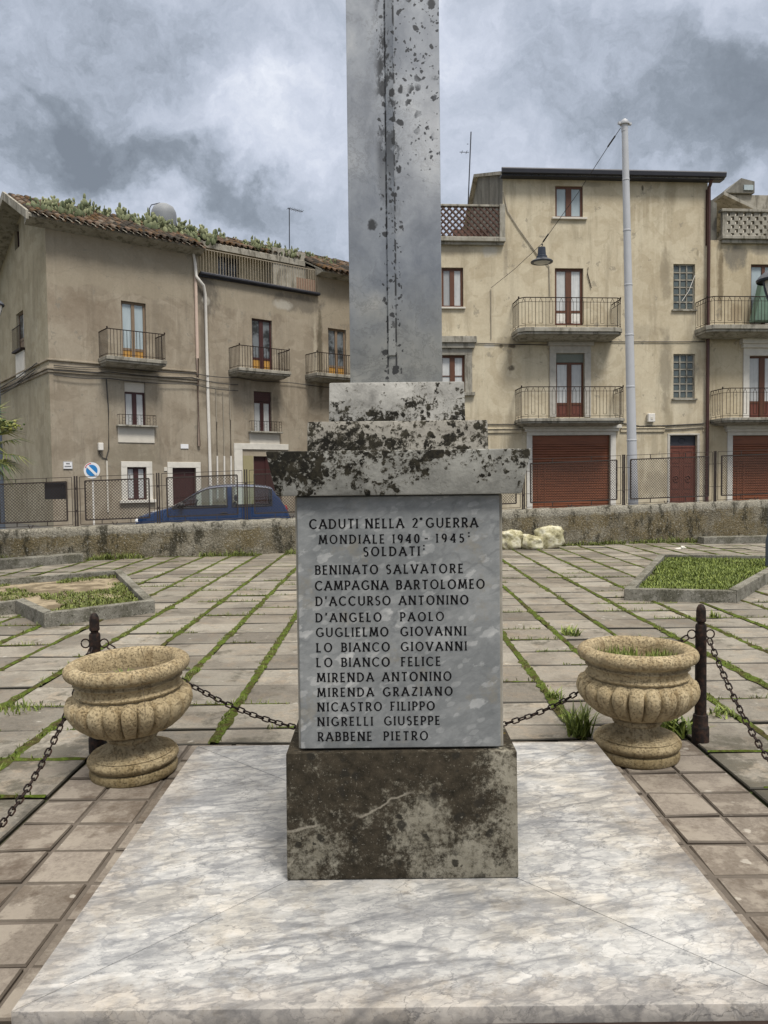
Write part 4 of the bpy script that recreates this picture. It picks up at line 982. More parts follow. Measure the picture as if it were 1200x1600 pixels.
# ---- palm on the left
def palm(loc, label):
    t = thing('fan_palm', label, 'palm', loc)
    mb = MB(); mb.tube([(.0, 0, 0), (.03, .02, .6), (.0, .0, 1.3), (-.02, .02, 1.95), (0, 0, 2.25)], .17, 10, r1=.13); mb.build('trunk', MT['bark'], t, smooth=True)
    for k in range(30):
        az = k * 2.39996; el = R(70 - 115 * (k / 30) + rnd.uniform(-8, 8)); L = rnd.uniform(.40, .55)
        d = Vector((math.cos(az) * math.cos(el), math.sin(az) * math.cos(el), math.sin(el))); base = Vector((0, 0, 2.2)); hub = base + d * L
        m = MB(); m.tube([base, base + d * L * .5 + Vector((0, 0, .02)), hub], .010, 4)
        side = d.cross(Vector((0, 0, 1))).normalized(); upv = side.cross(d)
        for q in range(17):
            g = R(-80 + 10 * q + rnd.uniform(-2, 2)); dr = (d * math.cos(g) + side * math.sin(g)).normalized(); ln = (.62 - .20 * abs(q - 8) / 8) * rnd.uniform(.85, 1.08)
            wv = dr.cross(upv).normalized() * .017; drop = Vector((0, 0, -.10 * rnd.uniform(.3, 1.4)))
            p0, p1, p2 = hub, hub + dr * ln * .55 + upv * .03, hub + dr * ln + drop
            m.face(p0 - wv * .4, p0 + wv * .4, p1 + wv, p1 - wv); m.face(p1 - wv, p1 + wv, p2)
        m.build('frond', MT['palm'], t)
    m = MB(); ax = [(.05, -.05, 2.25), (.30, -.12, 2.62), (.58, -.16, 2.60), (.86, -.2, 2.52)]; m.tube(ax, .014, 5)
    for _ in range(150):
        t_ = rnd.random() * .999 * 3; i = int(t_); c = Vector(ax[i]).lerp(Vector(ax[i + 1]), t_ - i) + Vector((rnd.gauss(0, .05), rnd.gauss(0, .05), rnd.gauss(0, .045)))
        m.ball(c, .030, .022, .020, 5, 3, Matrix.Rotation(rnd.uniform(0, 3), 3, 'Z') @ Matrix.Rotation(rnd.uniform(0, 2), 3, 'X'))
    m.build('fruit_stalk', MT['palm'], t)
d = ray(-44, 690); k = 13.0 / d.y
palm((d.x * k, 13.0, EYE + d.z * k - 2.3), 'fan palm with green fronds reaching in at the left edge')

# ---- filled sacks by the wall
def sack(pxx, pxy, sx, sy, sz, rot, tilt, seed, label, lumpy=1.0):
    mb = MB(); nu, nv = 36, 22; b = 0
    for i in range(nv + 1):
        th = math.pi * i / nv
        for j in range(nu):
            ph = 2 * math.pi * j / nu
            se = lambda v, e: math.copysign(abs(v) ** e, v)
            p = Vector((se(math.sin(th), .55) * se(math.cos(ph), .6), se(math.sin(th), .55) * se(math.sin(ph), .6), se(math.cos(th), .75)))
            n_ = noise.noise(p * 1.5 + Vector((seed, 0, 0))) * .20 + noise.noise(p * 4 + Vector((0, seed, 0))) * .09 + .03 * noise.noise(p * 11 + Vector((0, 0, seed)))
            p *= 1 + n_ * lumpy; p *= 1 - .10 * abs(noise.noise(p * 3.2 + Vector((seed, 5, 1)))) - .05 * abs(noise.noise(p * 8 + Vector((1, seed, 3))))
            for cx in (-1, 1):                            # tied corners
                dd = (p - Vector((cx * .95, 0, .75))).length; 
                if dd < .6: p += Vector((cx * .16, 0, .13)) * (1 - dd / .6)
            mb.v.append((p.x * sx, p.y * sy, p.z * sz))
    for i in range(nv):
        for j in range(nu): mb.f.append((i * nu + j, (i + 1) * nu + j, (i + 1) * nu + (j + 1) % nu, i * nu + (j + 1) % nu))
    mb.move(Matrix.Rotation(tilt, 4, 'Y')); z0 = min(v[2] for v in mb.v); mb.v = [(v[0], v[1], max(v[2] - z0 - .05, 0)) for v in mb.v]
    o = mb.build('filled_sack', MT['sack'], smooth=True, auto=80); p = ground(pxx, pxy); o.location = (p.x, p.y, 0); o.rotation_euler = (0, 0, rot)
    return tag(o, label, 'sack', 'filled sacks against the wall')
sack(797, 858, .27, .22, .22, .1, .05, 3, 'whitish lumpy sack, the one nearest the memorial', 1.3)
sack(831, 858, .25, .20, .17, -.1, .14, 9, 'smallest sack lying between the other two sacks')
sack(857, 857, .31, .22, .25, -.15, -.12, 15, 'largest yellowish sack leaning at the right end of the row')

# ---- no-parking sign
PLN = Plane(WALL.o.x, WALL.o.y, 0); d = ray(143.5, 735); k = 19.4 / d.y; sc_, rs = Vector((d.x * k, 19.4, EYE + d.z * k)), .205
sign = thing('parking_sign', 'round blue and white no parking sign on a post behind the fence', 'road sign', (sc_.x, sc_.y, .05))
zc = sc_.z - .05
def disc(r, y0, y1, n=40):
    m = MB(); m.extr([(r * math.cos(6.2832 * i / n), zc + r * math.sin(6.2832 * i / n)) for i in range(n)], 'y', y0, y1); return m
mb = MB(); mb.tube([(0, .05, 0), (0, .05, zc + .15)], .024, 10); mb.build('post', MT['white_pvc'], sign, smooth=True)
face = disc(rs, 0, .012).build('sign_face', MT['white_sign'], sign)
disc(rs * .70, -.006, -.001).build('blue_disc', MT['blue_sign'], face)
m = MB(); s_ = .7071
bar = [(-rs * .80, -.030), (rs * .80, -.030), (rs * .80, .030), (-rs * .80, .030)]
m.extr([(x * s_ + z * s_, zc - x * s_ + z * s_) for x, z in bar], 'y', -.012, -.007); m.build('diagonal_bar', MT['white_sign'], face)
m = MB(); n = 30
for i in range(7):
    a0, a1 = R(95 + i * 9), R(95 + (i + 1) * 9); m.face(*[(r * math.cos(a), -.002, zc + r * math.sin(a)) for r, a in ((rs * .80, a0), (rs * .80, a1), (rs * .92, a1), (rs * .92, a0))])
m.build('red_fleck', MT['red_sign'], face)

# ================================================================== CAR
CP = 1.05; cu0 = WALL.uv(208, 822, CP)[0]; CL = 3.40; CW = 1.50; CZ = .03
car = thing('parked_car', 'small dark blue hatchback parked behind the fence', 'car', WALL.w(cu0, CP, CZ), WALL_A)
ST = [(0, .46, .50), (.03, .36, .60), (.10, .30, .74), (.25, .26, .80), (.50, .24, .87), (.82, .22, .955), (1.0, .22, 1.06), (1.2, .22, 1.19), (1.42, .22, 1.315), (1.58, .22, 1.375), (1.80, .22, 1.405), (1.99, .22, 1.418), (2.10, .22, 1.42), (2.40, .22, 1.415), (2.66, .22, 1.40), (2.86, .22, 1.375), (2.97, .24, 1.345), (3.10, .25, 1.19), (3.22, .27, .98), (3.31, .30, .84), (3.38, .36, .66), (3.40, .44, .55)]
BELT = .905
def sect(s):
    x, zl, zt_ = s; zb_ = min(BELT + .012 * x, zt_ - .012); tap = .10 * max(0, (.5 - x) / .5) ** 1.6 + .07 * max(0, (x - 2.9) / .5) ** 1.5
    hgt = max(0, zt_ - zb_); ins = .045 + .32 * max(0, hgt - .02) * .8
    y = lambda v: tap + v
    zc_ = zb_ + hgt * .90
    return [(x, y(.05), zl), (x, y(.0), min(.52, zb_ - .02)), (x, y(.008), min(.70, zb_ - .01)), (x, y(.035), zb_), (x, y(ins), zc_), (x, y(ins + .05), zt_ - hgt * .02), (x, CW * .5 - .25, zt_ + .012), (x, CW * .5, zt_ + .018)]
S = [sect(s) for s in ST]; body, gl, wsh, rgl = MB(), {}, MB(), MB()
WIN = {(6, 11): 'a', (12, 15): 'b'}
def quad4(mb, p): mb.face(*p)
for side in (0, 1):
    mir = (lambda p: p) if side == 0 else (lambda p: (p[0], CW - p[1], p[2]))
    for i in range(len(S) - 1):
        A, B = S[i], S[i + 1]
        for j in range(7):
            q = [mir(A[j]), mir(B[j]), mir(B[j + 1]), mir(A[j + 1])]
            if side: q.reverse()
            if j == 3 and (5 <= i < 11 or 12 <= i < 16): gl.setdefault((side, i < 11), MB()).face(*q)
            elif j >= 5 and 5 <= i < 9: wsh.face(*q)
            elif j >= 5 and 16 <= i < 18: rgl.face(*q)
            else: body.face(*q)
    e = [mir(p) for p in S[0]]; body.face(*(e if side else e[::-1])); e = [mir(p) for p in S[-1]]; body.face(*(e[::-1] if side else e))
bd = body.build('body', MT['carpaint'], car, smooth=True, auto=35)
for k, g in gl.items(): g.build('side_window', MT['carglass'], car, smooth=True)
wsh.build('windscreen', MT['carglass'], car, smooth=True); rgl.build('rear_window', MT['dark_metal'], car, smooth=True)
m = MB()
for y in (.02, CW - .05): m.box(.45, 3.0, y - .028, y + .028 + .02, .56, .625)
m.build('side_moulding', MT['black_plastic'], car, bevel=.008)
m = MB(); m.box(-.04, .16, .12, CW - .12, .32, .52); m.build('front_bumper', MT['black_plastic'], car, bevel=.03, seg=2)
m = MB(); m.box(3.28, 3.44, .08, CW - .08, .36, .60); m.build('rear_bumper', MT['black_plastic'], car, bevel=.03, seg=2)
for y in (.20, CW - .20):
    m = MB(); m.ball((.085, y, .645), .07, .13, .075, 12, 8); m.build('headlight', MT['headlight'], car, smooth=True)
    m = MB(); m.ball((3.27, .14 if y < 1 else CW - .14, .82), .06, .06, .13, 10, 8); m.build('tail_light', MT['redlens'], car, smooth=True)
m = MB(); m.ball((1.02, -.07, .99), .06, .085, .06, 10, 6); m.tube([(1.03, .0, .95), (1.03, -.06, .97)], .02, 6); m.build('wing_mirror', MT['black_plastic'], car, smooth=True)
for side in (0, 1):
    m = MB(); q = lambda p, o=-.004: (p[0], (p[1] + o) if side == 0 else CW - p[1] - o, p[2])
    for (i0, i1) in ((5, 11), (12, 16)):
        loop = [q(S[i][3]) for i in range(i0, i1 + 1)] + [q(S[i][4]) for i in range(i1, i0 - 1, -1)]; m.tube(loop + [loop[0]], .013, 5, cap=False)
    m.build('window_seal', MT['black_plastic'], car, smooth=True)
m = MB(); m.box(2.02, 2.04, .045, .055, .40, .90); m.box(1.0, 1.012, .02, .032, .40, .90); m.tube([(1.84, -.006, .80), (1.98, -.006, .80)], .014, 6); m.build('door_seam', MT['black_plastic'], car)
for x in (1.55, 2.5):
    for y in (.22, .82):
        m = MB(); m.box(x, x + .45, y, y + .46, .38, .55); m.hexa([(x + .38, y, .5), (x + .52, y, .5), (x + .52, y + .46, .5), (x + .38, y + .46, .5), (x + .58, y + .04, 1.02), (x + .66, y + .04, 1.02), (x + .66, y + .42, 1.02), (x + .58, y + .42, 1.02)]); m.box(x + .60, x + .67, y + .12, y + .34, 1.04, 1.18); m.build('seat', MT['seat'], car, bevel=.03)
m = MB(); m.tube([(1.28 + .06 * math.cos(a * .349), .44 + .17 * math.sin(a * .349), .93 + .16 * math.cos(a * .349)) for a in range(19)], .014, 6, cap=False); m.build('steering_wheel', MT['black_plastic'], car, smooth=True)
m = MB(); m.box(.86, 1.16, .1, CW - .1, .5, .90); m.box(.9, 3.1, .1, CW - .1, .26, .36); m.build('dashboard', MT['black_plastic'], car, bevel=.03)
for x in (.56, 2.76):
    for y in (.02, CW - .17):
        m = MB(); m.extr([(x + .275 * math.cos(a * .2618), .275 + .275 * math.sin(a * .2618)) for a in range(24)], 'y', y - .012, y + .15); wl = m.build('wheel', MT['tyre'], car, bevel=.02, seg=2, smooth=True)
        m = MB(); m.extr([(x + .175 * math.cos(a * .2618), .275 + .175 * math.sin(a * .2618)) for a in range(24)], 'y', y - .018 if y < 1 else y + .12, y + .05 if y < 1 else y + .158); m.build('rim', MT['rim'], wl, bevel=.01)

# ================================================================== HOUSES
def holed(mb, u0, u1, z0, z1, holes, depth=.2, mp=lambda u, y, z: (u, y, z), ztop=None):
    us = sorted({u0, u1} | {h[0] for h in holes} | {h[1] for h in holes}); zz = sorted({z0, z1} | {h[2] for h in holes} | {h[3] for h in holes})
    us = [u for u in us if u0 <= u <= u1]; zz = [z for z in zz if z0 <= z <= z1]
    for a, b in zip(us, us[1:]):
        for c, d in zip(zz, zz[1:]):
            um, zm = (a + b) / 2, (c + d) / 2
            if any(h[0] < um < h[1] and h[2] < zm < h[3] for h in holes): continue
            mb.face(mp(a, 0, c), mp(b, 0, c), mp(b, 0, d), mp(a, 0, d))
    for (a, b, c, d) in holes:
        mb.face(mp(a, 0, c), mp(a, 0, d), mp(a, depth, d), mp(a, depth, c)); mb.face(mp(b, 0, d), mp(b, 0, c), mp(b, depth, c), mp(b, depth, d))
        mb.face(mp(a, 0, d), mp(b, 0, d), mp(b, depth, d), mp(a, depth, d)); mb.face(mp(b, 0, c), mp(a, 0, c), mp(a, depth, c), mp(b, depth, c))
        mb.face(mp(a, depth, c), mp(b, depth, c), mp(b, depth, d), mp(a, depth, d))
def tb(mb, mp, u0, u1, y0, y1, z0, z1):
    m = MB(); m.box(u0, u1, y0, y1, z0, z1); b = len(mb.v); mb.v += [mp(*p) for p in m.v]; mb.f += [tuple(i + b for i in q) for q in m.f]
ident = lambda u, y, z: (u, y, z)
def window(root, r, frame, pane, leaves=2, panel=0, pmat=None, fw=.055, mw=.11, y=.09, name='window', mp=ident, box_top=0, bmat=None, rail=None):
    u0, u1, z0, z1 = r; mb = MB()
    zt_ = z1 - box_top
    tb(mb, mp, u0 + .002, u0 + fw, y, y + .07, z0 + .002, zt_ - .002); tb(mb, mp, u1 - fw, u1 - .002, y, y + .07, z0 + .002, zt_ - .002)
    tb(mb, mp, u0 + fw, u1 - fw, y, y + .07, zt_ - fw, zt_ - .002); tb(mb, mp, u0 + fw, u1 - fw, y, y + .07, z0 + .002, z0 + fw * .9)
    a, b = u0 + fw, u1 - fw; n = leaves; lw = (b - a) / n; zp_ = z0 + fw + (zt_ - z0) * panel
    for i in range(1, n): tb(mb, mp, a + lw * i - mw / 2, a + lw * i + mw / 2, y - .012, y + .065, z0 + fw * .9, zt_ - fw)
    if panel: tb(mb, mp, a, b, y + .004, y + .06, zp_ - .04, zp_ + .04)
    if rail: tb(mb, mp, a, b, y + .006, y + .06, z0 + (zt_ - z0) * rail - .015, z0 + (zt_ - z0) * rail + .015)
    f_ = mb.build(name, frame, root)
    for i in range(n):
        x0, x1 = a + lw * i + (mw / 2 if i else 0), a + lw * (i + 1) - (mw / 2 if i < n - 1 else 0)
        m = MB(); tb(m, mp, x0, x1, y + .03, y + .045, (zp_ + .04 if panel else z0 + fw * .9), zt_ - fw); m.build('pane', pane, f_)
        if panel:
            m = MB(); tb(m, mp, x0, x1, y + .018, y + .05, z0 + fw * .9, zp_ - .04); tb(m, mp, x0 + .05, x1 - .05, y + .006, y + .018, z0 + fw + .05, zp_ - .09); m.build('panel', pmat or frame, f_)
    if box_top:
        m = MB(); tb(m, mp, u0 + .002, u1 - .002, y - .02, y + .08, zt_ + .002, z1 - .002)
        for k in range(4): tb(m, mp, u0 + .004, u1 - .004, y - .028, y - .02, zt_ + .02 + box_top * k / 4, zt_ + .02 + box_top * (k + .72) / 4)
        m.build('roller_shutter', bmat or frame, f_)
    return f_
def surround(root, r, w_, m, top=None, proud=.045, hood=None, sill=None, name='window_surround', bottom=True):
    u0, u1, z0, z1 = r; t = top or w_; mb = MB()
    mb.box(u0 - w_, u0, -proud, .02, z0, z1); mb.box(u1, u1 + w_, -proud, .02, z0, z1); mb.box(u0 - w_, u1 + w_, -proud - .004, .02, z1, z1 + t)
    if hood: mb.box(u0 - w_ - .07, u1 + w_ + .07, -proud - .10, .02, z1 + t + .002, z1 + t + hood * .45); mb.box(u0 - w_ - .13, u1 + w_ + .13, -proud - .18, .02, z1 + t + hood * .45 + .002, z1 + t + hood)
    if sill: mb.box(u0 - w_ - .08, u1 + w_ + .08, -proud - .09, .02, z0 - sill, z0 - .002)
    return mb.build(name, m, root, bevel=.008)
def balcony(root, u0, u1, zb, zt_, zr, dep, slab_m, rail_m, nb=None, style='plain', cham=0.0, r=.009, flank=True):
    mb = MB(); c = cham
    P = [(u0, -.001), (u0, -dep + c), (u0 + c, -dep), (u1 - c, -dep), (u1, -dep + c), (u1, -.001)]; P.reverse()
    k = .82; cx = (u0 + u1) / 2; Q = [(cx + (x - cx) * .95, y * k) for x, y in P]
    h = zt_ - zb; mb.prism(P, zb + h * .55, zt_); mb.prism([(cx + (x - cx) * .985, y * .95) for x, y in P], zb + h * .3, zb + h * .55 - .002); mb.prism([(cx + (x - cx) * .9, y * .55) for x, y in P], zb, zb + h * .3 - .002, [(cx + (x - cx) * .96, y * .85) for x, y in P])
    sl = mb.build('balcony', slab_m, root, bevel=.012)
    m = MB(); e = .05; path = [(u0 + e, 0), (u0 + e, -dep + c + e * .4), (u0 + c + e * .4, -dep + e), (u1 - c - e * .4, -dep + e), (u1 - e, -dep + c + e * .4), (u1 - e, 0)]
    if not c: path = [(u0 + e, 0), (u0 + e, -dep + e), (u1 - e, -dep + e), (u1 - e, 0)]
    for p, q in zip(path, path[1:]):
        L = math.hypot(q[0] - p[0], q[1] - p[1])
        if L < .02: continue
        m.bar(p + (zr,), q + (zr,), .018); m.bar(p + (zt_ + .07,), q + (zt_ + .07,), r)
        if style == 'fancy': m.bar(p + (zr - .14,), q + (zr - .14,), r)
        n = max(1, round(L / (nb or .105)))
        for i in range(n + 1):
            f_ = i / n; x, y = p[0] + (q[0] - p[0]) * f_, p[1] + (q[1] - p[1]) * f_
            if style == 'fancy' and i % 3 != 0: m.bar((x, y, zt_ + .07 + .06), (x, y, zr - .14), r * .85)
            else: m.bar((x, y, zt_), (x, y, zr), r)
            if style == 'fancy' and i < n and i % 3 == 1:
                x2, y2 = p[0] + (q[0] - p[0]) * (i + 1) / n, p[1] + (q[1] - p[1]) * (i + 1) / n
                m.bar((x, y, zr - .14), ((x + x2) / 2, (y + y2) / 2, zr - .02), r * .8); m.bar((x2, y2, zr - .14), ((x + x2) / 2, (y + y2) / 2, zr - .02), r * .8)
                m.bar((x, y, zt_ + .13), (x2, y2, zt_ + .13), r * .8)
    for (x, y) in (path[1], path[-2]): m.ball((x, y, zr + .04), .028, .028, .035, 6, 4)
    m.build('railing', rail_m, sl); return sl
def cyl_path(root, pts, r, m, name): mb = MB(); mb.tube(pts, r, 8); return mb.build(name, m, root, smooth=True)

# ---- left house
SLP = .48
YRG, BSL = 2.35, .36
def rz(y): return 9.83 + SLP * y if y <= YRG else 9.83 + SLP * YRG - BSL * (y - YRG)
HL = Plane(-10.34, 24.0, R(38)); HLs = Plane(-10.34, 24.0, R(128))
hl = thing('plastered_house', 'brown grey plastered house with prickly pears growing on its tiled roof', 'house', HL.o, R(38))
MT['pl_front'] = mat('brown plaster', plaster((.225, .188, .142), (.305, .262, .205), (.385, .342, .275), (.18, .158, .125),
    blobs=((1.0, 6.9, 1.5, .8, .35, (.18, .135, .098)), (5.3, 8.1, .6, .9, .7, (.085, .078, .07)), (5.2, 6.3, .22, 2.5, .55, (.12, .105, .085)), (9.1, 8.3, 1.4, .45, .65, (.11, .10, .088)), (10.05, 6.4, .16, 2.2, .8, (.10, .085, .06)), (9.82, 6.4, .10, 1.9, .7, (.46, .42, .34)), (8.0, 4.0, .22, 1.0, .55, (.09, .078, .06)), (8.4, 8.15, .5, .22, .6, (.50, .48, .43)), (2.4, 5.0, 1.0, 1.3, .30, (.30, .275, .22)), (5.3, 7.9, .2, .2, .6, (.50, .48, .43)), (1.7, 3.6, .3, .9, .25, (.33, .29, .22)), (2.6, 2.4, 1.2, .9, .4, (.20, .185, .14))), band=(7.75, .62, (.325, .285, .22)), streak=.4))
MT['pl_side'] = mat('grey plaster', plaster((.27, .238, .168), (.35, .312, .230), (.42, .382, .292), (.245, .215, .158), blobs=((.1, 6.4, .10, 1.6, .7, (.52, .50, .44)), (1.2, 7.2, .8, .4, .5, (.45, .43, .37))), streak=.55))
r_ = HL.rect
ops = {}
ops['d1'] = r_(190, 472, 228.5, 565); ops['d2'] = r_(394, 499, 425.5, 578); ops['d3'] = r_(513, 514, 541, 588)
ops['w1'] = r_(195, 597, 227.5, 666); ops['w2'] = r_(397, 612, 424.5, 676); ops['g1'] = r_(199, 730, 229, 781)
ops['gd1'] = r_(270, 731, 306.5, 806); ops['gd2'] = r_(397, 713, 440, 800)
ops['gd1'] = ops['gd1'][:2] + (.12,) + ops['gd1'][3:]; ops['gd2'] = ops['gd2'][:2] + (.12,) + ops['gd2'][3:]
UB = HL.uv(312, 500)[0]; UC = HL.uv(497, 500)[0]; UE = 13.2
ZE = 9.55; ZT = HL.uv(400, 447)[1]
MPL = ident
mb = MB(); holed(mb, 0, UB, 0, ZE, [ops[k] for k in ('d1', 'w1', 'g1', 'gd1')]); holed(mb, UB, UC, 0, ZT, [ops[k] for k in ('d2', 'w2', 'gd2')]); holed(mb, UC, UE, 0, ZE + .15, [ops['d3']])
mb.face((UC, 0, ZT), (UC, 2.2, ZT), (UC, 2.2, 10.6), (UC, 0, ZE + .15)); mb.face((UB, 0, ZT), (UB, 0, ZE), (UB, 2.2, ZE + .8), (UB, 2.2, ZT)); mb.face((UE, 0, 0), (UE, 8.4, 0), (UE, 8.4, 8.7), (UE, 2.35, 10.8), (UE, 0, ZE + .15)); mb.face((0, 8.4, 0), (0, 8.4, 8.7), (UE, 8.4, 8.7), (UE, 8.4, 0))
mb.build('front_wall', MT['pl_front'], hl)
sl1 = HLs.rect(22.5, 352, 30, 389); sl2 = HLs.rect(26, 487, 37, 547); 
sl1 = (min(sl1[:2]), max(sl1[:2]), sl1[2], sl1[3]); sl2 = (min(sl2[:2]), max(sl2[:2]), sl2[2], sl2[3])
mps = lambda u, y, z: (y, u, z)
mb = MB(); GB = 8.6; YK = 8.4
rzw = lambda y: rz(y) - .11
holed(mb, 0, YK, 0, GB, [sl2] + ([sl1] if sl1[3] < GB else []), mp=mps)
if sl1[3] >= GB:
    a, b, c, d = sl1; c = max(c, GB + .02); d = min(d, rzw(a) - .1)
    up = lambda y0, y1: [(0, y, rzw(y)) for y in sorted({y0, y1} | ({2.35} if y0 < 2.35 < y1 else set()), reverse=True)]
    mb.face((0, 0, GB), (0, a, GB), *up(0, a)); mb.face((0, a, GB), (0, b, GB), (0, b, c), (0, a, c)); mb.face((0, a, d), (0, b, d), *up(a, b)); mb.face((0, b, GB), (0, YK, GB), *up(b, YK))
    mb.face((.2, a, c), (.2, b, c), (.2, b, d), (.2, a, d)); sl1 = (a, b, c, d)
    for q in (a, b): mb.face((0, q, c), (.2, q, c), (.2, q, d), (0, q, d))
else: mb.face((0, 0, GB), (0, YK, GB), (0, YK, rzw(YK)), (0, 2.35, rzw(2.35)), (0, 0, rzw(0)))
mb.build('side_wall', MT['pl_side'], hl)
mpw = lambda u, y, z: (y, u, z)
window(hl, sl2, MT['wood_grey'], MT['dimpane'], 1, .25, MT['wood_grey'], .05, .05, .08, mp=mpw)
window(hl, sl1, MT['wood_dark'], MT['dimpane'], 1, 0, None, .04, .04, .1, mp=mpw)
m = MB(); a, b = sl2[:2]; m.box(-.05, .02, a - .08, b + .08, sl2[2] - .95, sl2[2] - .08); m.build('apron_panel', MT['white_trim'], hl, bevel=.01)
m = MB(); m.box(-.16, .02, a - .12, b + .12, sl2[2] - .078, sl2[2] - .01)
for k in range(9): y = a - .08 + (b - a + .16) * k / 8; m.bar((-.13, y, sl2[2]), (-.13, y, sl2[2] + .75), .008)
m.bar((-.13, a - .1, sl2[2] + .75), (-.13, b + .1, sl2[2] + .75), .014); m.build('window_guard', MT['iron'], hl)
# doors, windows, balconies of the front
window(hl, ops['d1'], MT['wood_grey'], MT['bluepane'], 2, .17, MT['wood_yellow'], name='balcony_door', fw=.07); window(hl, ops['d2'], MT['wood_dark'], MT['dimpane'], 2, .19, MT['wood_yellow'], name='balcony_door', fw=.06, mw=.16); window(hl, ops['d3'], MT['wood_grey'], MT['dimpane'], 2, .17, MT['wood_yellow'], name='balcony_door', fw=.07)
window(hl, ops['w1'], MT['wood_dark'], MT['curtain'], 2, 0, box_top=.33, bmat=MT['cream'], fw=.06, mw=.14); window(hl, ops['w2'], MT['wood_dark'], MT['curtain'], 2, 0, box_top=.36, bmat=MT['wood_dark'], fw=.06, mw=.14)
window(hl, ops['g1'], MT['wood_dark'], MT['curtain'], 2, 0, fw=.06, mw=.16); surround(hl, ops['g1'], .20, MT['white_trim'], .19, .03, sill=.10)
f_ = window(hl, ops['gd1'], MT['wood_dark'], MT['wood_dark'], 1, .45, name='house_door'); surround(hl, ops['gd1'], .18, MT['white_trim'], .20, .03, name='door_surround')
window(hl, ops['gd2'], MT['wood_dark'], MT['wood_dark'], 2, .45, name='house_door')
a = r_(366, 702, 379, 800); m = MB(); m.box(a[0], a[1], -.05, .02, .1, a[3]); m.box(a[0], ops['gd2'][1] + .3, -.055, .02, a[3] + .002, a[3] + .22); m.build('door_surround', MT['white_trim'], hl, bevel=.008)
a = r_(380, 712, 396, 800); m = MB(); m.box(a[0], a[1], -.02, .02, .1, a[3]); m.build('olive_board', flat('olive board', (.29, .26, .15), .8, .15), hl)
def bal_px(hs, root, x0, x1, yr, yt, yb, dep, **kw):
    u0 = hs.uv(x0, yb, -dep)[0]; u1 = hs.uv(x1, yb, -dep)[0]; xm = (x0 + x1) / 2
    zr, zt_, zb = (hs.uv(xm, y, -dep)[1] for y in (yr, yt, yb))
    return balcony(root, u0, u1, zb, zt_, zr, dep, **kw)
bal_px(HL, hl, 167, 261.5, 517.5, 559, 572, .85, slab_m=MT['stone_trim'], rail_m=MT['iron'])
bal_px(HL, hl, 374, 455.5, 543, 577, 588, .85, slab_m=MT['stone_trim'], rail_m=MT['iron'])
bal_px(HL, hl, 495.5, 575, 554, 585, 596, .85, slab_m=MT['stone_trim'], rail_m=MT['iron'])
for (x0, x1, y0, y1, p0, p1) in ((184, 241, 649, 665, 667.5, 692), (390, 436.5, 659, 675, 677, 698)):
    a = r_(x0, p0, x1, p1); m = MB(); m.box(a[0], a[1], -.03, .02, a[2], a[3]); m.build('apron_panel', MT['cream'], hl, bevel=.01)
    m = MB(); m.box(a[0] - .05, a[1] + .05, -.22, .02, a[3] + .002, a[3] + .06); m.build('window_sill', MT['stone_trim'], hl, bevel=.008)
    zr = r_(x0, y0, x1, y1)[3]; m = MB(); n = 12
    for k in range(n + 1): u = a[0] + (a[1] - a[0]) * k / n; m.bar((u, -.19, a[3] + .06), (u, -.19, zr), .007)
    m.bar((a[0], -.19, zr), (a[1], -.19, zr), .012); m.bar((a[0], -.19, zr), (a[0], 0, zr), .01); m.bar((a[1], -.19, zr), (a[1], 0, zr), .01)
    for k in range(1, n, 2): u = a[0] + (a[1] - a[0]) * (k + .5) / n; m.tube([(u + .06 * math.cos(q * .628), -.19, zr - .16 + .06 * math.sin(q * .628)) for q in range(11)], .006, 4, cap=False)
    m.build('window_guard', MT['iron'], hl)
# string course round the corner
zc_ = HL.uv(150, 577)[1]
m = MB()
for (dz, dy, h) in ((-.20, .05, .08), (-.11, .09, .09), (.16, .06, .06)): m.box(-dy, 4.95, -dy, .02, zc_ + dz, zc_ + dz + h); m.box(-dy, .02, .022, 8.4, zc_ + dz, zc_ + dz + h)
m.build('cornice', MT['pl_front'], hl, bevel=.012)
# roof of the end block, eaves, terrace roof
def roof_slab(mb, u0, u1, y0, y1, th=.10):
    mb.hexa([(u0, y0, rz(y0) - th), (u1, y0, rz(y0) - th), (u1, y1, rz(y1) - th), (u0, y1, rz(y1) - th), (u0, y0, rz(y0)), (u1, y0, rz(y0)), (u1, y1, rz(y1)), (u0, y1, rz(y1))])
def tiles(mb, u0, u1, y0, y1, pitch=.24):
    n = int((u1 - u0) / pitch)
    for i in range(n):
        u = u0 + (i + .5) * pitch; L = y1 - y0; k = max(1, int(L / .42)); jit = rnd.uniform(-.03, .03)
        for q in range(k):
            ya, yb = y0 + L * q / k + jit, y0 + L * (q + 1) / k + .03 + jit; dz = rnd.uniform(-.01, .012)
            for (cx, rad, sg, base, hw) in ((u, .095, 1, .045, .088), (u + pitch / 2, .07, -1, .045, .085)):
                b = len(mb.v)
                for (yy, e) in ((ya, .02), (yb, 0)):
                    for th in (0, .018):
                        for s_ in range(6):
                            g = math.pi * s_ / 5; mb.v.append((cx - (hw - th) * math.cos(g), yy + (.05 if sg < 0 else 0), rz(yy) + base + e + dz + sg * (rad - th) * math.sin(g)))
                for s_ in range(5):
                    mb.f.append((b + s_, b + s_ + 1, b + 12 + s_ + 1, b + 12 + s_)); mb.f.append((b + 6 + s_ + 1, b + 6 + s_, b + 18 + s_, b + 18 + s_ + 1)); mb.f.append((b + 6 + s_, b + 6 + s_ + 1, b + s_ + 1, b + s_))
mb = MB(); tiles(mb, -.55, UB + .05, -.70, 2.35); tiles(mb, UB + .06, UC - .1, .75, 2.35); tiles(mb, UC - .12, UE, -.64, 2.35)
rf = mb.build('tiled_roof', MT['roof'], hl)
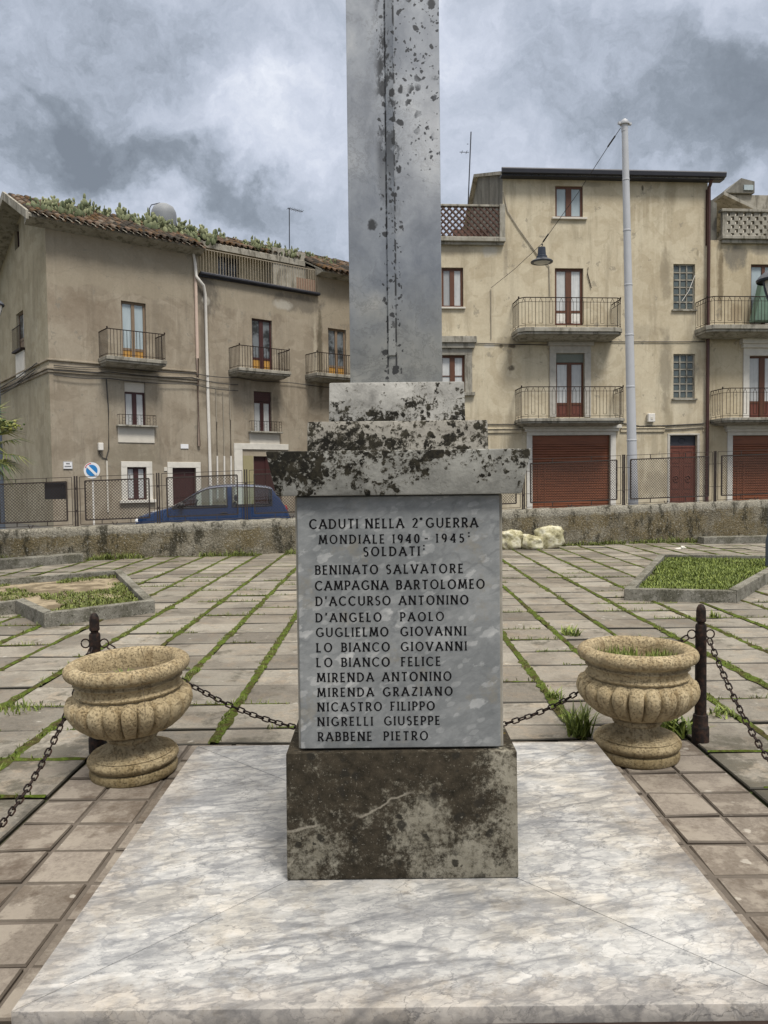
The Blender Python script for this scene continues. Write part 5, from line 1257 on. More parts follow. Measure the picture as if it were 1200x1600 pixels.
mb = MB(); roof_slab(mb, -.62, UB + .05, -.50, 2.35, .05); roof_slab(mb, UB + .055, UC - .1, .72, 2.35, .20); roof_slab(mb, UC - .095, UE, -.44, 2.35, .05)
mb.hexa([(-.62, 2.352, rz(2.35) - .1), (UE, 2.352, rz(2.35) - .1), (UE, 8.6, rz(8.6) - .1), (-.62, 8.6, rz(8.6) - .1), (-.62, 2.352, rz(2.35)), (UE, 2.352, rz(2.35)), (UE, 8.6, rz(8.6)), (-.62, 8.6, rz(8.6))])
mb.build('roof_deck', MT['stone_trim'], rf)
m = MB(); m.hexa([(-.60, -.52, 9.50), (UB + .05, -.52, 9.50), (UB + .05, .0, 9.38), (-.60, .0, 9.38), (-.60, -.52, 9.56), (UB + .05, -.52, 9.56), (UB + .05, .0, 9.74), (-.60, .0, 9.74)]); m.build('eaves', MT['stone_trim'], hl); m = MB()
m.hexa([(UC - .09, -.48, 9.52), (UE, -.48, 9.52), (UE, 0, 9.45), (UC - .09, 0, 9.45), (UC - .09, -.48, 9.57), (UE, -.48, 9.57), (UE, 0, 9.75), (UC - .09, 0, 9.75)]); m.build('eaves', MT['stone_trim'], hl)
m = MB()
for (y0, y1) in ((-.56, 2.35), (2.352, 8.7)): m.hexa([(-.68, y0, rz(y0) - .16), (-.60, y0, rz(y0) - .16), (-.60, y1, rz(y1) - .16), (-.68, y1, rz(y1) - .16), (-.68, y0, rz(y0) + .10), (-.60, y0, rz(y0) + .10), (-.60, y1, rz(y1) + .10), (-.68, y1, rz(y1) + .10)])
m.build('verge', MT['stone_trim'], hl)
# recessed terrace loft between the two roofs
bw = HL.rect(340, 403, 372, 437, 1.35); sm = HL.rect(453, 432, 464, 453, 1.35)
m = MB(); holed(m, UB, UC, ZT - .1, 10.35, [bw, sm], mp=lambda u, y, z: (u, y + 1.35, z)); m.face((UB, 0, ZT), (UC, 0, ZT), (UC, 1.35, ZT), (UB, 1.35, ZT)); m.build('loft_wall', MT['pl_side'], hl)
for rr, nb in ((bw, 7), (sm, 3)):
    f_ = window(hl, rr, MT['dark_metal'], MT['dimpane'], 2, 0, fw=.04, mw=.05, y=1.40)
    m = MB()
    for k in range(nb + 1): u = rr[0] + (rr[1] - rr[0]) * k / nb; m.bar((u, 1.30, rr[2]), (u, 1.30, rr[3]), .010)
    for k in (0.02, .35, .68, .98): z = rr[2] + (rr[3] - rr[2]) * k; m.bar((rr[0], 1.30, z), (rr[1], 1.30, z), .010)
    m.build('window_bars', MT['iron'], f_)
m = MB(); m.box(UB - .0, UC + .0, -.10, .14, ZT + .002, ZT + .13); m.tube([(UB, -.15, ZT + .10), (UC, -.15, ZT + .05)], .06, 8); m.build('terrace_ledge', MT['dark_metal'], hl)
m = MB(); n = 44
for k in range(n + 1):
    u = UB + .08 + (UC - UB - .16) * k / n; m.bar((u, .02, ZT + .13), (u, .02, ZT + .98), .011)
m.bar((UB + .05, .02, ZT + .99), (UC - .05, .02, ZT + .99), .018); m.build('terrace_railing', flat('pale railing', (.30, .26, .20), .8, .3), hl)
m = MB(); m.box(UC - .9, UC - .04, .08, .12, ZT + .14, ZT + .62); m.build('terrace_screen', flat('rusty screen', (.27, .18, .13), .8, .3), hl)
m = MB(); m.box(UC - 1.5, UC - .02, .8, 1.33, ZT + .3, rz(.9) + .25); m.build('loft_block', MT['stone_trim'], hl, bevel=.01)
# pipes and conduits
pu = lambda x, y, d=-.06: (lambda q: (q[0], d, q[1]))(HL.uv(x, y, d))
cyl_path(hl, [pu(305.5, 431), pu(308.5, 560), pu(311, 697)], .055, MT['pink_pvc'], 'downpipe')
cyl_path(hl, [pu(302, 396), pu(305, 412), pu(306.5, 432, -.16), pu(318, 446, -.16), pu(320.5, 460), pu(324, 580), pu(328.5, 738), (pu(328.5, 738)[0], -.06, .1)], .055, MT['white_pvc'], 'downpipe')
for x, yt, yb in ((337, 606, 780), (348, 612, 780), (358.5, 600, 780)):
    cyl_path(hl, [pu(x, yt, -.03), pu(x + 1.5, (yt + 712) / 2, -.03), pu(x + 2.5, 712, -.03)], .018, MT['grey_pipe'], 'conduit'); cyl_path(hl, [pu(x + 2.5, 712.5, -.035), pu(x + 3, yb, -.035)], .032, MT['white_pvc'], 'conduit')
cyl_path(hl, [pu(166, 592, -.02), pu(169.5, 640, -.02), pu(170, 702, -.02), pu(166, 716, -.02)], .016, MT['cable'], 'cable')
cyl_path(hl, [pu(167, 720, -.03), pu(169, 800, -.03)], .030, MT['cream'], 'conduit')
rnd2 = random.Random(3)
for (ys_, off) in (((578, 581, 590, 601), 0), ((585, 592, 601, 610), .01), ((571, 573, 582, 590), .02)):
    pts = [pu(x, y + rnd2.uniform(-.8, .8), -.10 - off) for x, y in zip((84, 170, 300, 372), ys_)]
    fine = []
    for p, q in zip(pts, pts[1:]):
        for k in range(8): t_ = k / 8; fine.append((p[0] + (q[0] - p[0]) * t_, p[1], p[2] + (q[2] - p[2]) * t_ - .05 * math.sin(math.pi * t_)))
    cyl_path(hl, fine + [pts[-1]], .014, MT['cable'], 'cable')
cyl_path(hl, [pu(372, 590, -.08), pu(400, 595, -.08), pu(455, 598, -.08), pu(500, 604, -.08), pu(540, 608, -.08)], .014, MT['cable'], 'cable')
sv = lambda x, y, d=-.08: (lambda q: (d, q[0], q[1]))(HLs.uv(x, y, d))
for k, (y0, y1) in enumerate(((568, 612), (577, 620), (583, 626))): cyl_path(hl, [sv(70, y0, -.12 - .02 * k), sv(40, (y0 * .55 + y1 * .45) + 2, -.12 - .02 * k), sv(2, y1, -.12 - .02 * k)], .018, MT['cable'], 'cable')
yb = HLs.uv(-22, 580, -.7)[0]; ya = HLs.uv(18, 585, -.7)[0]; zt_ = HLs.uv(10, 612, -.7)[1]
# balcony on the side wall, mostly outside the frame
m = MB(); m.box(-.75, -.001, ya, yb, zt_ - .16, zt_); sb = m.build('balcony', MT['stone_trim'], hl, bevel=.01)
m = MB(); n = 14; zr = zt_ + .95
for k in range(n + 1): y = ya + .05 + (yb - ya - .1) * k / n; m.bar((-.70, y, zt_), (-.70, y, zr), .010)
for k in range(6): x = -.70 + .7 * k / 6; m.bar((x, ya + .05, zt_), (x, ya + .05, zr), .010)
m.bar((-.70, ya + .05, zr), (-.70, yb - .05, zr), .016); m.bar((-.70, ya + .05, zr), (0, ya + .05, zr), .016); m.build('railing', MT['iron'], sb)

def on_wall(name, hs, x0, y0, x1, y1, m, label, cat, dep=.03, bev=.004, d=0.0):
    u0, u1, z0, z1 = hs.rect(x0, y0, x1, y1, d); mb = MB(); mb.box(0, u1 - u0, -dep, -.002, 0, z1 - z0); o = mb.build(name, m, bevel=bev)
    o.location = hs.w(u0, d, z0); o.rotation_euler = (0, 0, hs.a); tag(o, label, cat); return o, u1 - u0, z1 - z0
o, w1, h1 = on_wall('street_plaque', HL, 98.5, 721, 113, 733, MT['white_sign'], 'white street name plaque near the corner of the brown house', 'plaque')
m = MB()
for row, (a, b, n) in enumerate(((.30, .72, 4), (.14, .88, 7))):
    for k in range(n): x = w1 * (a + (b - a) * k / n); z = h1 * (.62 - .36 * row); m.box(x, x + w1 * (b - a) / n * .7, -.034, -.031, z, z + h1 * .17)
for p in ((.02, .04, .0, 1), (.96, .98, 0, 1), (.02, .98, .02, .06), (.02, .98, .94, .98)): m.box(w1 * p[0], w1 * p[1], -.034, -.031, h1 * p[2], h1 * p[3])
m.build('worn_lettering', MT['dark_metal'], o)
on_wall('house_number_plate', HL, 256, 730, 261, 736, MT['cream'], 'tiny house number plate beside the ground floor door of the brown house', 'plaque')
on_wall('wall_plate', HL, 282, 694, 294, 701, MT['white_sign'], 'small blank white plate left of the pipes on the brown house', 'plaque')
o, w1, h1 = on_wall('meter_box', HL, 152, 692, 160, 704, MT['white_pvc'], 'white cable box under the string course of the brown house', 'utility box', .14, .02)
m = MB(); m.tube([(w1 * .3, -.06, 0), (w1 * .35, -.05, -.10), (w1 * .9, -.03, -.22), (w1 * 1.9, -.02, -.28)], .014, 6); m.build('cable', MT['cable'], o)

# ---- prickly pears, tank and aerial on that roof
def pear(seed, n=11):
    q = random.Random(seed); m = MB(); pads = [(Vector((q.uniform(-.45, .45), q.uniform(-.3, .3), .06)), q.uniform(-1.2, 1.2), q.uniform(-.6, .6), q.uniform(.11, .17), 0) for _ in range(9)]
    for i in range(n):
        if i < 9: c, az, tl, s_, lv = pads[i]
        else:
            b = q.choice([p for p in pads if p[4] < 2]); az = b[1] + q.uniform(-1.0, 1.0); tl = b[2] * .6 + q.choice((-1, 1)) * q.uniform(.25, .85); s_ = b[3] * q.uniform(.70, .95)
            rot = Matrix.Rotation(b[1], 3, 'Z') @ Matrix.Rotation(b[2], 3, 'X'); tip = b[0] + rot @ Vector((q.uniform(-.3, .3) * b[3], 0, b[3] * .85)); r2 = Matrix.Rotation(az, 3, 'Z') @ Matrix.Rotation(tl, 3, 'Y'); c = tip + r2 @ Vector((0, 0, s_ * .8)); pads.append((c, az, tl, s_, b[4] + 1))
        m.ball(c, s_ * q.uniform(.55, .75), .026, s_, 9, 6, Matrix.Rotation(az, 3, 'Z') @ Matrix.Rotation(tl, 3, 'Y'))
    return m.build('prickly_pear', MT['cactus'], smooth=True)
protos = [pear(k, 16 + 4 * (k % 4)) for k in range(6)]; used = set()
def put_pear(u, y, s_, label='prickly pear clump among others on the tiled roof'):
    k = rnd.randrange(6); o = protos[k]
    if k in used: o = o.copy(); C.objects.link(o)
    used.add(k); o.location = HL.w(u, y, rz(y) + .02); o.rotation_euler = (0, 0, rnd.uniform(-.5, .5) + R(38) * 0); o.scale = (s_ * .86,) * 3
    return tag(o, label, 'cactus', 'prickly pears growing on the tiled roof')
for i in range(6): put_pear(.0 + .22 * i + rnd.uniform(-.1, .1), rnd.uniform(.1, .9), rnd.uniform(.8, 1.15), 'prickly pear in the tall thicket at the left corner of the roof')
u = 1.3
while u < 4.6:
    put_pear(u, rnd.uniform(.9, 2.2), rnd.uniform(.6, 1.1)); u += rnd.uniform(.16, .30)
for i in range(12): put_pear(rnd.uniform(3.4, 5.6), rnd.uniform(.4, 1.6), rnd.uniform(.9, 1.25), 'prickly pear in the thicket right of the grey roof tank')
for i in range(7): put_pear(5.6 + rnd.uniform(0, 2.2), rnd.uniform(1.5, 2.6), rnd.uniform(.4, .65))
for i in range(11): put_pear(7.7 + rnd.uniform(0, 2.0), rnd.uniform(.9, 1.8), rnd.uniform(.65, 1.0), 'prickly pear at the far end of the roof near the aerial')
for i in range(5): put_pear(10.4 + rnd.uniform(0, 2.4), rnd.uniform(.6, 1.6), rnd.uniform(.6, .9), 'prickly pear on the roof end beside the obelisk')
a, z_ = HL.uv(256, 340, 2.4); tk = thing('water_tank', 'grey round water tank on the roof among prickly pears', 'tank', HL.w(a, 2.4, rz(2.4)), 0)
m = MB(); hh = HL.uv(256, 319, 2.4)[1] - rz(2.4); m.lathe([(.42, .0), (.45, .1), (.46, hh - .42), (.44, hh - .28), (.36, hh - .12), (.2, hh - .02), (.0, hh)], 28, cap=False); m.build('tank_shell', MT['tank'], tk, smooth=True)
m = MB(); m.tube([(-.47, -.1, .2), (-.49, -.1, hh - .18), (-.42, -.1, hh - .06), (-.1, -.1, hh + .01)], .018, 6); m.build('filler_pipe', MT['dark_metal'], tk, smooth=True)
def aerial(hs, x, yb, yt, d, label, arms, lean=0):
    u, zb = hs.uv(x, yb, d); u2, zt2 = hs.uv(x + lean, yt, d); t = thing('aerial', label, 'aerial', hs.w(u, d, zb - .6), hs.a)
    h = zt2 - zb + .6; m = MB(); m.tube([(0, 0, 0), (u2 - u, 0, h)], .022, 6); m.build('mast', MT['dark_metal'], t)
    m = MB()
    for (z, x0, x1, ne) in arms:
        m.bar((x0, 0, h - z), (x1, 0, h - z), .012)
        for k in range(ne): xx = x0 + (x1 - x0) * (k + .5) / ne; m.bar((xx, -.16, h - z), (xx, .16, h - z), .006); m.bar((xx, 0, h - z - .05), (xx, 0, h - z + .05), .005)
    m.build('boom', MT['dark_metal'], t); return t
aerial(HL, 452, 392, 325, 2.0, 'thin television aerial on the tiled roof left of the obelisk', ((.02, -.05, .68, 7),))

# ---- right house
HR = Plane(8.0, 26.5, R(4.5)); rr_ = HR.rect
hr = thing('yellow_house', 'tall cream yellow house with two railed balconies and a rusty red garage shutter', 'house', HR.o, R(4.5))
ur = lambda x: HR.uv(x, 600)[0]
UL0, UM, UR1 = ur(640), ur(787), ur(1104)
ZR = HR.uv(950, 277)[1]; ZTL = HR.uv(735, 379)[1]
CW_ = (.62, .53, .365)
def bl(x, y, sx, sy, am, c=(.30, .255, .175)): u, z = HR.uv(x, y); return (u, z, sx, sy, am, c)
MT['pl_cream'] = mat('cream plaster', plaster((.42, .355, .25), (.53, .465, .345), (.62, .56, .43), (.33, .285, .21),
    blobs=(bl(1048, 300, .25, .9, .4), bl(1040, 430, .28, 1.1, .55, (.22, .19, .14)), bl(1040, 580, .30, 1.7, .65, (.22, .195, .15)), bl(1045, 650, .18, .9, .5), bl(790, 400, .10, 1.0, .45, (.22, .19, .15)), bl(700, 390, 1.2, .25, .45, (.25, .22, .17)), bl(765, 388, .35, .35, .6, (.55, .54, .50)),
           bl(800, 535, .7, .25, .45, (.24, .20, .14)), bl(797, 560, .10, .6, .5, (.22, .17, .11)), bl(799, 575, .16, .12, .8, (.06, .045, .035)), bl(800, 541, .16, .08, .8, (.06, .045, .035)), bl(783, 541, .08, .1, .7, (.07, .055, .04)), bl(765, 540, .22, .1, .6, (.60, .58, .54)),
           bl(1000, 520, .9, .35, .4, (.26, .22, .16)), bl(920, 530, 1.4, .2, .4, (.25, .21, .155)), bl(945, 545, .35, .5, .35), bl(985, 545, .2, .5, .35), bl(925, 288, .55, .12, .6, (.30, .27, .21)), bl(1004, 294, .05, .12, .8, (.05, .045, .035)), bl(1090, 395, .06, .15, .6, (.2, .17, .12)), bl(1036, 690, .12, .8, .45), bl(1028, 755, .7, .5, .5, (.30, .26, .20)), bl(905, 345, .5, .1, .4), bl(1070, 640, .45, .2, .35, (.56, .52, .42)), bl(890, 370, .9, .3, .22), bl(1010, 330, .12, .9, .25), bl(850, 450, .3, .8, .2, (.6, .53, .38))), streak=.5))
H = {}
H['top'] = rr_(867.5, 290.5, 911, 340); H['d2'] = rr_(867, 419, 911.5, 508); H['d1'] = rr_(868.5, 552, 913, 652); H['g'] = rr_(831.5, 680, 953.5, 800); H['gb2'] = rr_(1052, 412.5, 1086, 484); H['gb1'] = rr_(1052, 553, 1086, 623)
H['w2'] = rr_(690, 418, 724, 480); H['w1'] = rr_(688.5, 555, 726.5, 613); H['door'] = rr_(1046.5, 680, 1089, 795)
for k in ('g', 'door'): H[k] = H[k][:2] + (.28,) + H[k][3:]
mb = MB(); holed(mb, UL0, UM, 0, ZTL, [H['w2'], H['w1']]); holed(mb, UM, UR1, 0, ZR, [H[k] for k in ('top', 'd2', 'd1', 'g', 'gb2', 'gb1', 'door')])
mb.face((UL0, 0, 0), (UL0, 0, ZTL), (UL0, 9, ZTL), (UL0, 9, 0)); mb.face((UL0, 0, ZTL), (UM, 0, ZTL), (UM, 9, ZTL), (UL0, 9, ZTL))
mb.face((UL0, 9, 0), (UL0, 9, ZTL), (UR1, 9, ZTL), (UR1, 9, 0))
mb.build('front_wall', MT['pl_cream'], hr)
MT['pl_grey'] = mat('bare grey render', plaster((.12, .118, .105), (.18, .175, .158), (.25, .245, .22), (.07, .068, .06), streak=.7))
ZA, YR, YB = ZR + .12, 4.1, 8.0; rzr = lambda y: ZA + .37 * y if y < YR else ZA + .37 * YR - .55 * (y - YR)
mb = MB()
for u in (UM, UR1): mb = MB(); mb.face((u, .001, ZTL - .3), (u, .001, rzr(0) - .12), (u, YR, rzr(YR) - .12), (u, YB, rzr(YB) - .12), (u, YB, ZTL - .3)); mb.build('side_wall', MT['pl_grey'], hr)
mb = MB()
UE0, UE1 = HR.uv(784, 270, -.35)[0], HR.uv(1134, 280, -.35)[0]
for (y0, y1) in ((-.30, YR), (YR + .002, YB + .2)):
    z0, z1 = rzr(y0), rzr(y1); mb.hexa([(UE0 - .05, y0, z0 - .11), (UE1, y0, z0 - .11), (UE1, y1, z1 - .11), (UE0 - .05, y1, z1 - .11), (UE0 - .05, y0, z0), (UE1, y0, z0), (UE1, y1, z1), (UE0 - .05, y1, z1)])
rf = mb.build('roof', MT['stone_trim'], hr)
m = MB(); m.extr([(-.40, ZA - .17), (-.31, ZA - .19), (-.31, ZA - .11), (-.305, ZA + .0), (-.40, ZA - .01), (-.42, ZA - .05)], 'x', UE0, UE1); m.extr([(-.30, ZA - .24), (.0, ZA - .24), (.0, ZA - .17), (-.30, ZA - .17)], 'x', UE0 + .02, UE1 - .02); m.build('gutter', MT['dark_metal'], rf)
u = ur(1103.5); m = MB(); m.tube([(u, -.30, ZA - .25), (u, -.12, ZA - .45), (u, -.09, .3)], .058, 10); m.build('downpipe', MT['brown_pipe'], hr, smooth=True)
u = ur(1104); m = MB(); m.box(UR1 - .07, UR1 - .0, -.02, .01, ZTL, ZR - .35); m.build('corner_bead', MT['brown_pipe'], hr)
window(hr, H['top'], MT['wood'], MT['bluepane'], 2, 0, fw=.075, mw=.19, y=.07); m = MB(); m.box(H['top'][0] - .12, H['top'][1] + .12, -.09, .02, H['top'][2] - .07, H['top'][2] - .002); m.build('window_sill', MT['cream'], hr, bevel=.006)
window(hr, H['d2'], MT['wood'], MT['curtain'], 2, .20, MT['white_pvc'], name='balcony_door', fw=.085, mw=.20); window(hr, H['d1'], MT['wood'], MT['curtain'], 2, .21, MT['door'], name='balcony_door', fw=.07, mw=.15, box_top=.30, bmat=flat('grey green shutter', (.17, .19, .165), .7))
surround(hr, H['d1'], .22, MT['pale_trim'], .24, .05, hood=.30, name='door_surround')
window(hr, H['w2'], MT['wood'], MT['curtain'], 2, 0, fw=.08, mw=.15); m = MB(); m.box(H['w2'][0] - .1, H['w2'][1] + .06, -.08, .02, H['w2'][2] - .06, H['w2'][2] - .002); m.build('window_sill', MT['cream'], hr, bevel=.006)
window(hr, H['w1'], MT['wood'], MT['curtain'], 2, 0, fw=.075, mw=.17, rail=.45); surround(hr, H['w1'], .24, MT['stone_trim'], .22, .05, hood=.38, sill=.12)
# glass-block lights
for k in ('gb2', 'gb1'):
    u0, u1, z0, z1 = H[k]; m = MB(); n, q = 3, 6; t_ = .045
    for i in range(n + 1): x = u0 + (u1 - u0 - t_) * i / n; m.box(x, x + t_, .07, .14, z0, z1)
    for j in range(q + 1):
        z = z0 + (z1 - z0 - t_) * j / q
        for i in range(n): m.box(u0 + (u1 - u0 - t_) * i / n + t_, u0 + (u1 - u0 - t_) * (i + 1) / n, .072, .14, z, z + t_)
    f_ = m.build('glass_block_window', MT['stone_trim'], hr)
    m = MB()
    for i in range(n):
        for j in range(q): m.box(u0 + (u1 - u0 - t_) * i / n + t_, u0 + (u1 - u0 - t_) * (i + 1) / n, .095, .13, z0 + (z1 - z0 - t_) * j / q + t_, z0 + (z1 - z0 - t_) * (j + 1) / q)
    m.build('pane', MT['glassblock'], f_, bevel=.018, seg=2)
    m = MB(); m.box(u0 - .06, u1 + .06, -.07, .02, z0 - .05, z0 - .002); m.build('window_sill', MT['stone_trim'], f_)
# garage shutter and street door
def shutter(root, r):
    u0, u1, z0, z1 = r; m = MB(); n = int((z1 - z0 - .3) / .085); hh = (z1 - z0 - .30) / n
    for i in range(n): m.extr([(.13, z0 + i * hh + .002), (.105, z0 + i * hh + .016), (.105, z0 + (i + 1) * hh - .014), (.13, z0 + (i + 1) * hh - .001)], 'x', u0 + .01, u1 - .01)
    m.box(u0 + .01, u1 - .01, .10, .15, z1 - .298, z1 - .01); o = m.build('garage_shutter', MT['garage'], root)
    m = MB(); w_ = u1 - u0; m.box(u0 + w_ * .085, u0 + w_ * .10, .085, .103, z0 + .05, z0 + 1.75); m.box(u0 + w_ * .165, u0 + w_ * .18, .085, .103, z0 + .05, z0 + 1.75); m.build('wicket_frame', MT['garage'], o); return o
shutter(hr, H['g']); surround(hr, H['g'], .19, MT['white_trim'], .12, .04, hood=.22, name='garage_surround')
u0, u1, z0, z1 = H['door']; zt_ = z1 - .42; m = MB()
m.box(u0 + .003, u1 - .003, .10, .16, zt_, zt_ + .06); m.box(u0 + .003, u0 + .06, .10, .16, z0, zt_); m.box(u1 - .06, u1 - .003, .10, .16, z0, zt_); dr = m.build('street_door', MT['door'], hr)
um = (u0 + u1) / 2
for (a, b) in ((u0 + .062, um - .004), (um + .004, u1 - .062)):
    m = MB(); m.box(a, b, .12, .15, z0, zt_ - .002); w_ = b - a
    for (c, d) in ((.08, .30), (.36, .72), (.76, .95)):
        c, d = z0 + (zt_ - z0) * c, z0 + (zt_ - z0) * d
        for q in ((a + .06, a + .085, c, d), (b - .085, b - .06, c, d), (a + .087, b - .087, c, c + .025), (a + .087, b - .087, d - .025, d)): m.box(q[0], q[1], .108, .121, q[2], q[3])
    zz = z0 + (zt_ - z0) * .52; m.tube([((a + b) / 2 + .09 * math.cos(k * .5236), .108, zz + .11 * math.sin(k * .5236)) for k in range(13)], .018, 6, cap=False); m.ball(((a + b) / 2, .105, zz), .035, .02, .04, 8, 6); m.build('leaf', MT['door'], dr)
m = MB(); m.box(u0 + .003, u1 - .003, .13, .15, zt_ + .062, z1 - .003); m.tube([(um + .12 * math.cos(k * .5236), .125, (zt_ + z1) / 2 + .03 + .08 * math.sin(k * .5236)) for k in range(13)], .012, 5, cap=False); m.build('transom', MT['dark_metal'], dr)
surround(hr, H['door'], .09, MT['pale_trim'], .06, .02, name='door_surround')
bal_px(HR, hr, 811, 976, 464.5, 511, 526, 1.0, slab_m=MT['stone_trim'], rail_m=MT['iron'], style='fancy', cham=.20, nb=.115); bal_px(HR, hr, 815.5, 980, 604, 653, 664, 1.0, slab_m=MT['stone_trim'], rail_m=MT['iron'], style='fancy', cham=.20, nb=.115)
# string course, cables and hooks on the wall
za = HR.uv(790, 672)[1]; m = MB()
for a, b in ((UL0, H['g'][0] - .35), (H['g'][1] + .35, H['door'][0] - .2), (H['door'][1] + .2, UR1 - .1)): m.box(a, b, -.05, .01, za - .10, za + .02); m.box(a, b, -.08, .01, za + .022, za + .06)
m.build('string_course', MT['pl_cream'], hr, bevel=.01)
hu = lambda x, y, d=-.03: (lambda q: (q[0], d, q[1]))(HR.uv(x, y, d))
cyl_path(hr, [hu(757, 663), hu(812, 663)], .016, MT['cable'], 'cable')
cyl_path(hr, [hu(970, 661), hu(1000, 666), hu(1040, 665), hu(1100, 662)], .020, MT['cable'], 'cable'); cyl_path(hr, [hu(970, 668), hu(1010, 672), hu(1060, 671), hu(1100, 668)], .016, MT['cable'], 'cable')
cyl_path(hr, [hu(740, 536), hu(800, 538), hu(858, 539)], .014, MT['cable'], 'cable'); cyl_path(hr, [hu(926, 534), hu(1020, 534), hu(1102, 534)], .014, MT['cable'], 'cable')
cyl_path(hr, [hu(786, 300), hu(793, 330), hu(810, 357), hu(840, 398), hu(858, 416), hu(859, 462)], .016, MT['grey_pipe'], 'cable'); cyl_path(hr, [hu(767, 452), hu(767.5, 530)], .012, MT['grey_pipe'], 'cable')
cyl_path(hr, [hu(1086, 430, -.02), hu(1076, 455, -.02), hu(1066, 470, -.02)], .010, MT['white_pvc'], 'cable')
cyl_path(hr, [hu(919, 418), hu(918, 428), hu(924, 450)], .014, MT['iron'], 'wall_hook')
# lattice parapet on the low wing
b0 = HR.uv(690, 350)[0]; zp0, zp1 = HR.uv(735, 372)[1], HR.uv(735, 319)[1]; u1 = ur(782); u0 = UL0 + .05
m = MB(); m.box(UL0 - .05, ur(789), -.22, .3, zp0 - .16, zp0 - .03); m.box(UL0 - .02, ur(787), -.12, .28, zp0 - .25, zp0 - .162); pa = m.build('parapet_ledge', MT['stone_trim'], hr, bevel=.01)
m = MB(); m.box(u1 - .0, u1 + .19, -.02, .18, zp0 - .028, zp1 + .02); m.box(u0, u1 - .002, .0, .16, zp1 - .07, zp1); m.box(u0, u1 - .002, .0, .16, zp0 - .028, zp0 + .06); m.build('parapet_post', MT['stone_trim'], pa, bevel=.01)
m = MB(); Hh = zp1 - .07 - zp0 - .06; s_ = .215; zb = zp0 + .06
for sg in (1, -1):
    k = -int(Hh / s_) - 2
    while u0 + k * s_ < u1:
        x0 = u0 + k * s_; k += 1; lo, hi = max(x0, u0), min(x0 + Hh, u1)
        if hi - lo < .03: continue
        def pt(x): f_ = (x - x0) / Hh; f_ = f_ if sg > 0 else 1 - f_; return (x, .07 + .012 * sg, zb + Hh * f_)
        m.tube([pt(lo), pt(hi)], .038, 4)
m.build('lattice', MT['terracotta'], pa)
m = MB(); m.box(ur(727), UM - .02, 2.2, 2.3, ZTL, ZTL + 1.15); m.build('terrace_wall', flat('brown terrace wall', (.14, .075, .06), .9, .4, 3), hr)
aerial(HR, 731, 300, 206, 3.0, 'tall leaning aerial mast above the lattice parapet', ((.75, -.30, .05, 2), (.45, -.02, .03, 0)), 5)
m = MB(); o, w1, h1 = on_wall('meter_box', HR, 1010, 646.5, 1021, 660, MT['white_pvc'], 'white electric box on the yellow house right of the pole', 'utility box', .16, .02)
m.box(w1 * .35, w1 * .65, -.172, -.161, h1 * .3, h1 * .6); m.build('cover', MT['cream'], o)

# ---- hanging street lamp and its wire
B = HR.w(*(lambda q: (q[0], -.05, q[1]))(HR.uv(767, 450, -.05))); d = ray(846.5, 381); hook = Vector((0, 0, EYE)) + d * (22.0 / d.y)
wire = MB(); wire.tube([POLE_TOP, POLE_TOP.lerp(hook, .12), POLE_TOP.lerp(hook, .5) + Vector((0, 0, -.06)), hook], .008, 5, cap=True); wire.tube([hook, hook.lerp(B, .5) + Vector((0, 0, -.05)), B], .008, 5)
q0, q1 = POLE_TOP.lerp(hook, .06), POLE_TOP.lerp(hook, .14); wire.tube([q0, q1], .019, 6); q0, q1 = hook.lerp(POLE_TOP, .10), hook.lerp(POLE_TOP, .02); wire.tube([q0, q1], .022, 6)
o = wire.build('lamp_wire', MT['cable'], off=tuple(hook)); o.location = hook; tag(o, 'thin steel wire from the tall pole to the yellow house', 'wire')
hlmp = thing('hanging_lamp', 'black bell shaped street lamp hanging from the wire before the yellow house', 'street lamp', hook)
m = MB(); m.lathe([(.10, -.10), (.105, -.12), (.12, -.33), (.15, -.345), (.155, -.40), (.20, -.43), (.29, -.475), (.315, -.50), (.31, -.525), (.24, -.53)], 28, cap=False); m.lathe([(.0, -.085), (.07, -.09), (.10, -.10)], 20, cap=False); m.build('shade', MT['lampblack'], hlmp, smooth=True)
m = MB(); m.lathe([(.0, -.56), (.10, -.555), (.19, -.535), (.235, -.52)], 24, cap=False); m.build('lens', MT['lampglass'], hlmp, smooth=True)
m = MB(); m.tube([(.0, 0, .0), (.02, 0, -.03), (0, 0, -.09)], .022, 6); m.build('hook', MT['lampblack'], hlmp)

# ---- far right house
u3 = ur(1107.5); HT = Plane(*HR.w(u3, 0, 0).xy, R(4.5)); ht_ = thing('cream_house', 'weathered cream house with a pierced concrete parapet at the right edge', 'house', HT.o, R(4.5))
tr = HT.rect; tx = lambda x, y=500, d=0.0: HT.uv(x, y, d)
WT = 7.0; ZP0 = tx(1165, 376)[1]; ZP1 = tx(1165, 327)[1]
Q = {'d2': tr(1173, 413, 1216, 508), 'd1': tr(1170, 556, 1215, 655), 'g': tr(1144, 680, 1262, 790)}
Q['g'] = Q['g'][:2] + (.30,) + Q['g'][3:]
def b3(x, y, sx, sy, am, c): u, z = tx(x, y); return (u, z, sx, sy, am, c)
MT['pl_third'] = mat('stained cream plaster', plaster((.40, .335, .23), (.49, .42, .30), (.57, .505, .375), (.29, .245, .175), blobs=(b3(1150, 400, .55, .6, .8, (.16, .15, .13)), b3(1126, 440, .13, 1.6, .75, (.15, .115, .07)), b3(1150, 490, .3, .4, .5, (.22, .16, .10)), b3(1130, 530, .6, .2, .5, (.22, .19, .14)), b3(1190, 390, .5, .25, .6, (.2, .185, .16))), streak=.55))
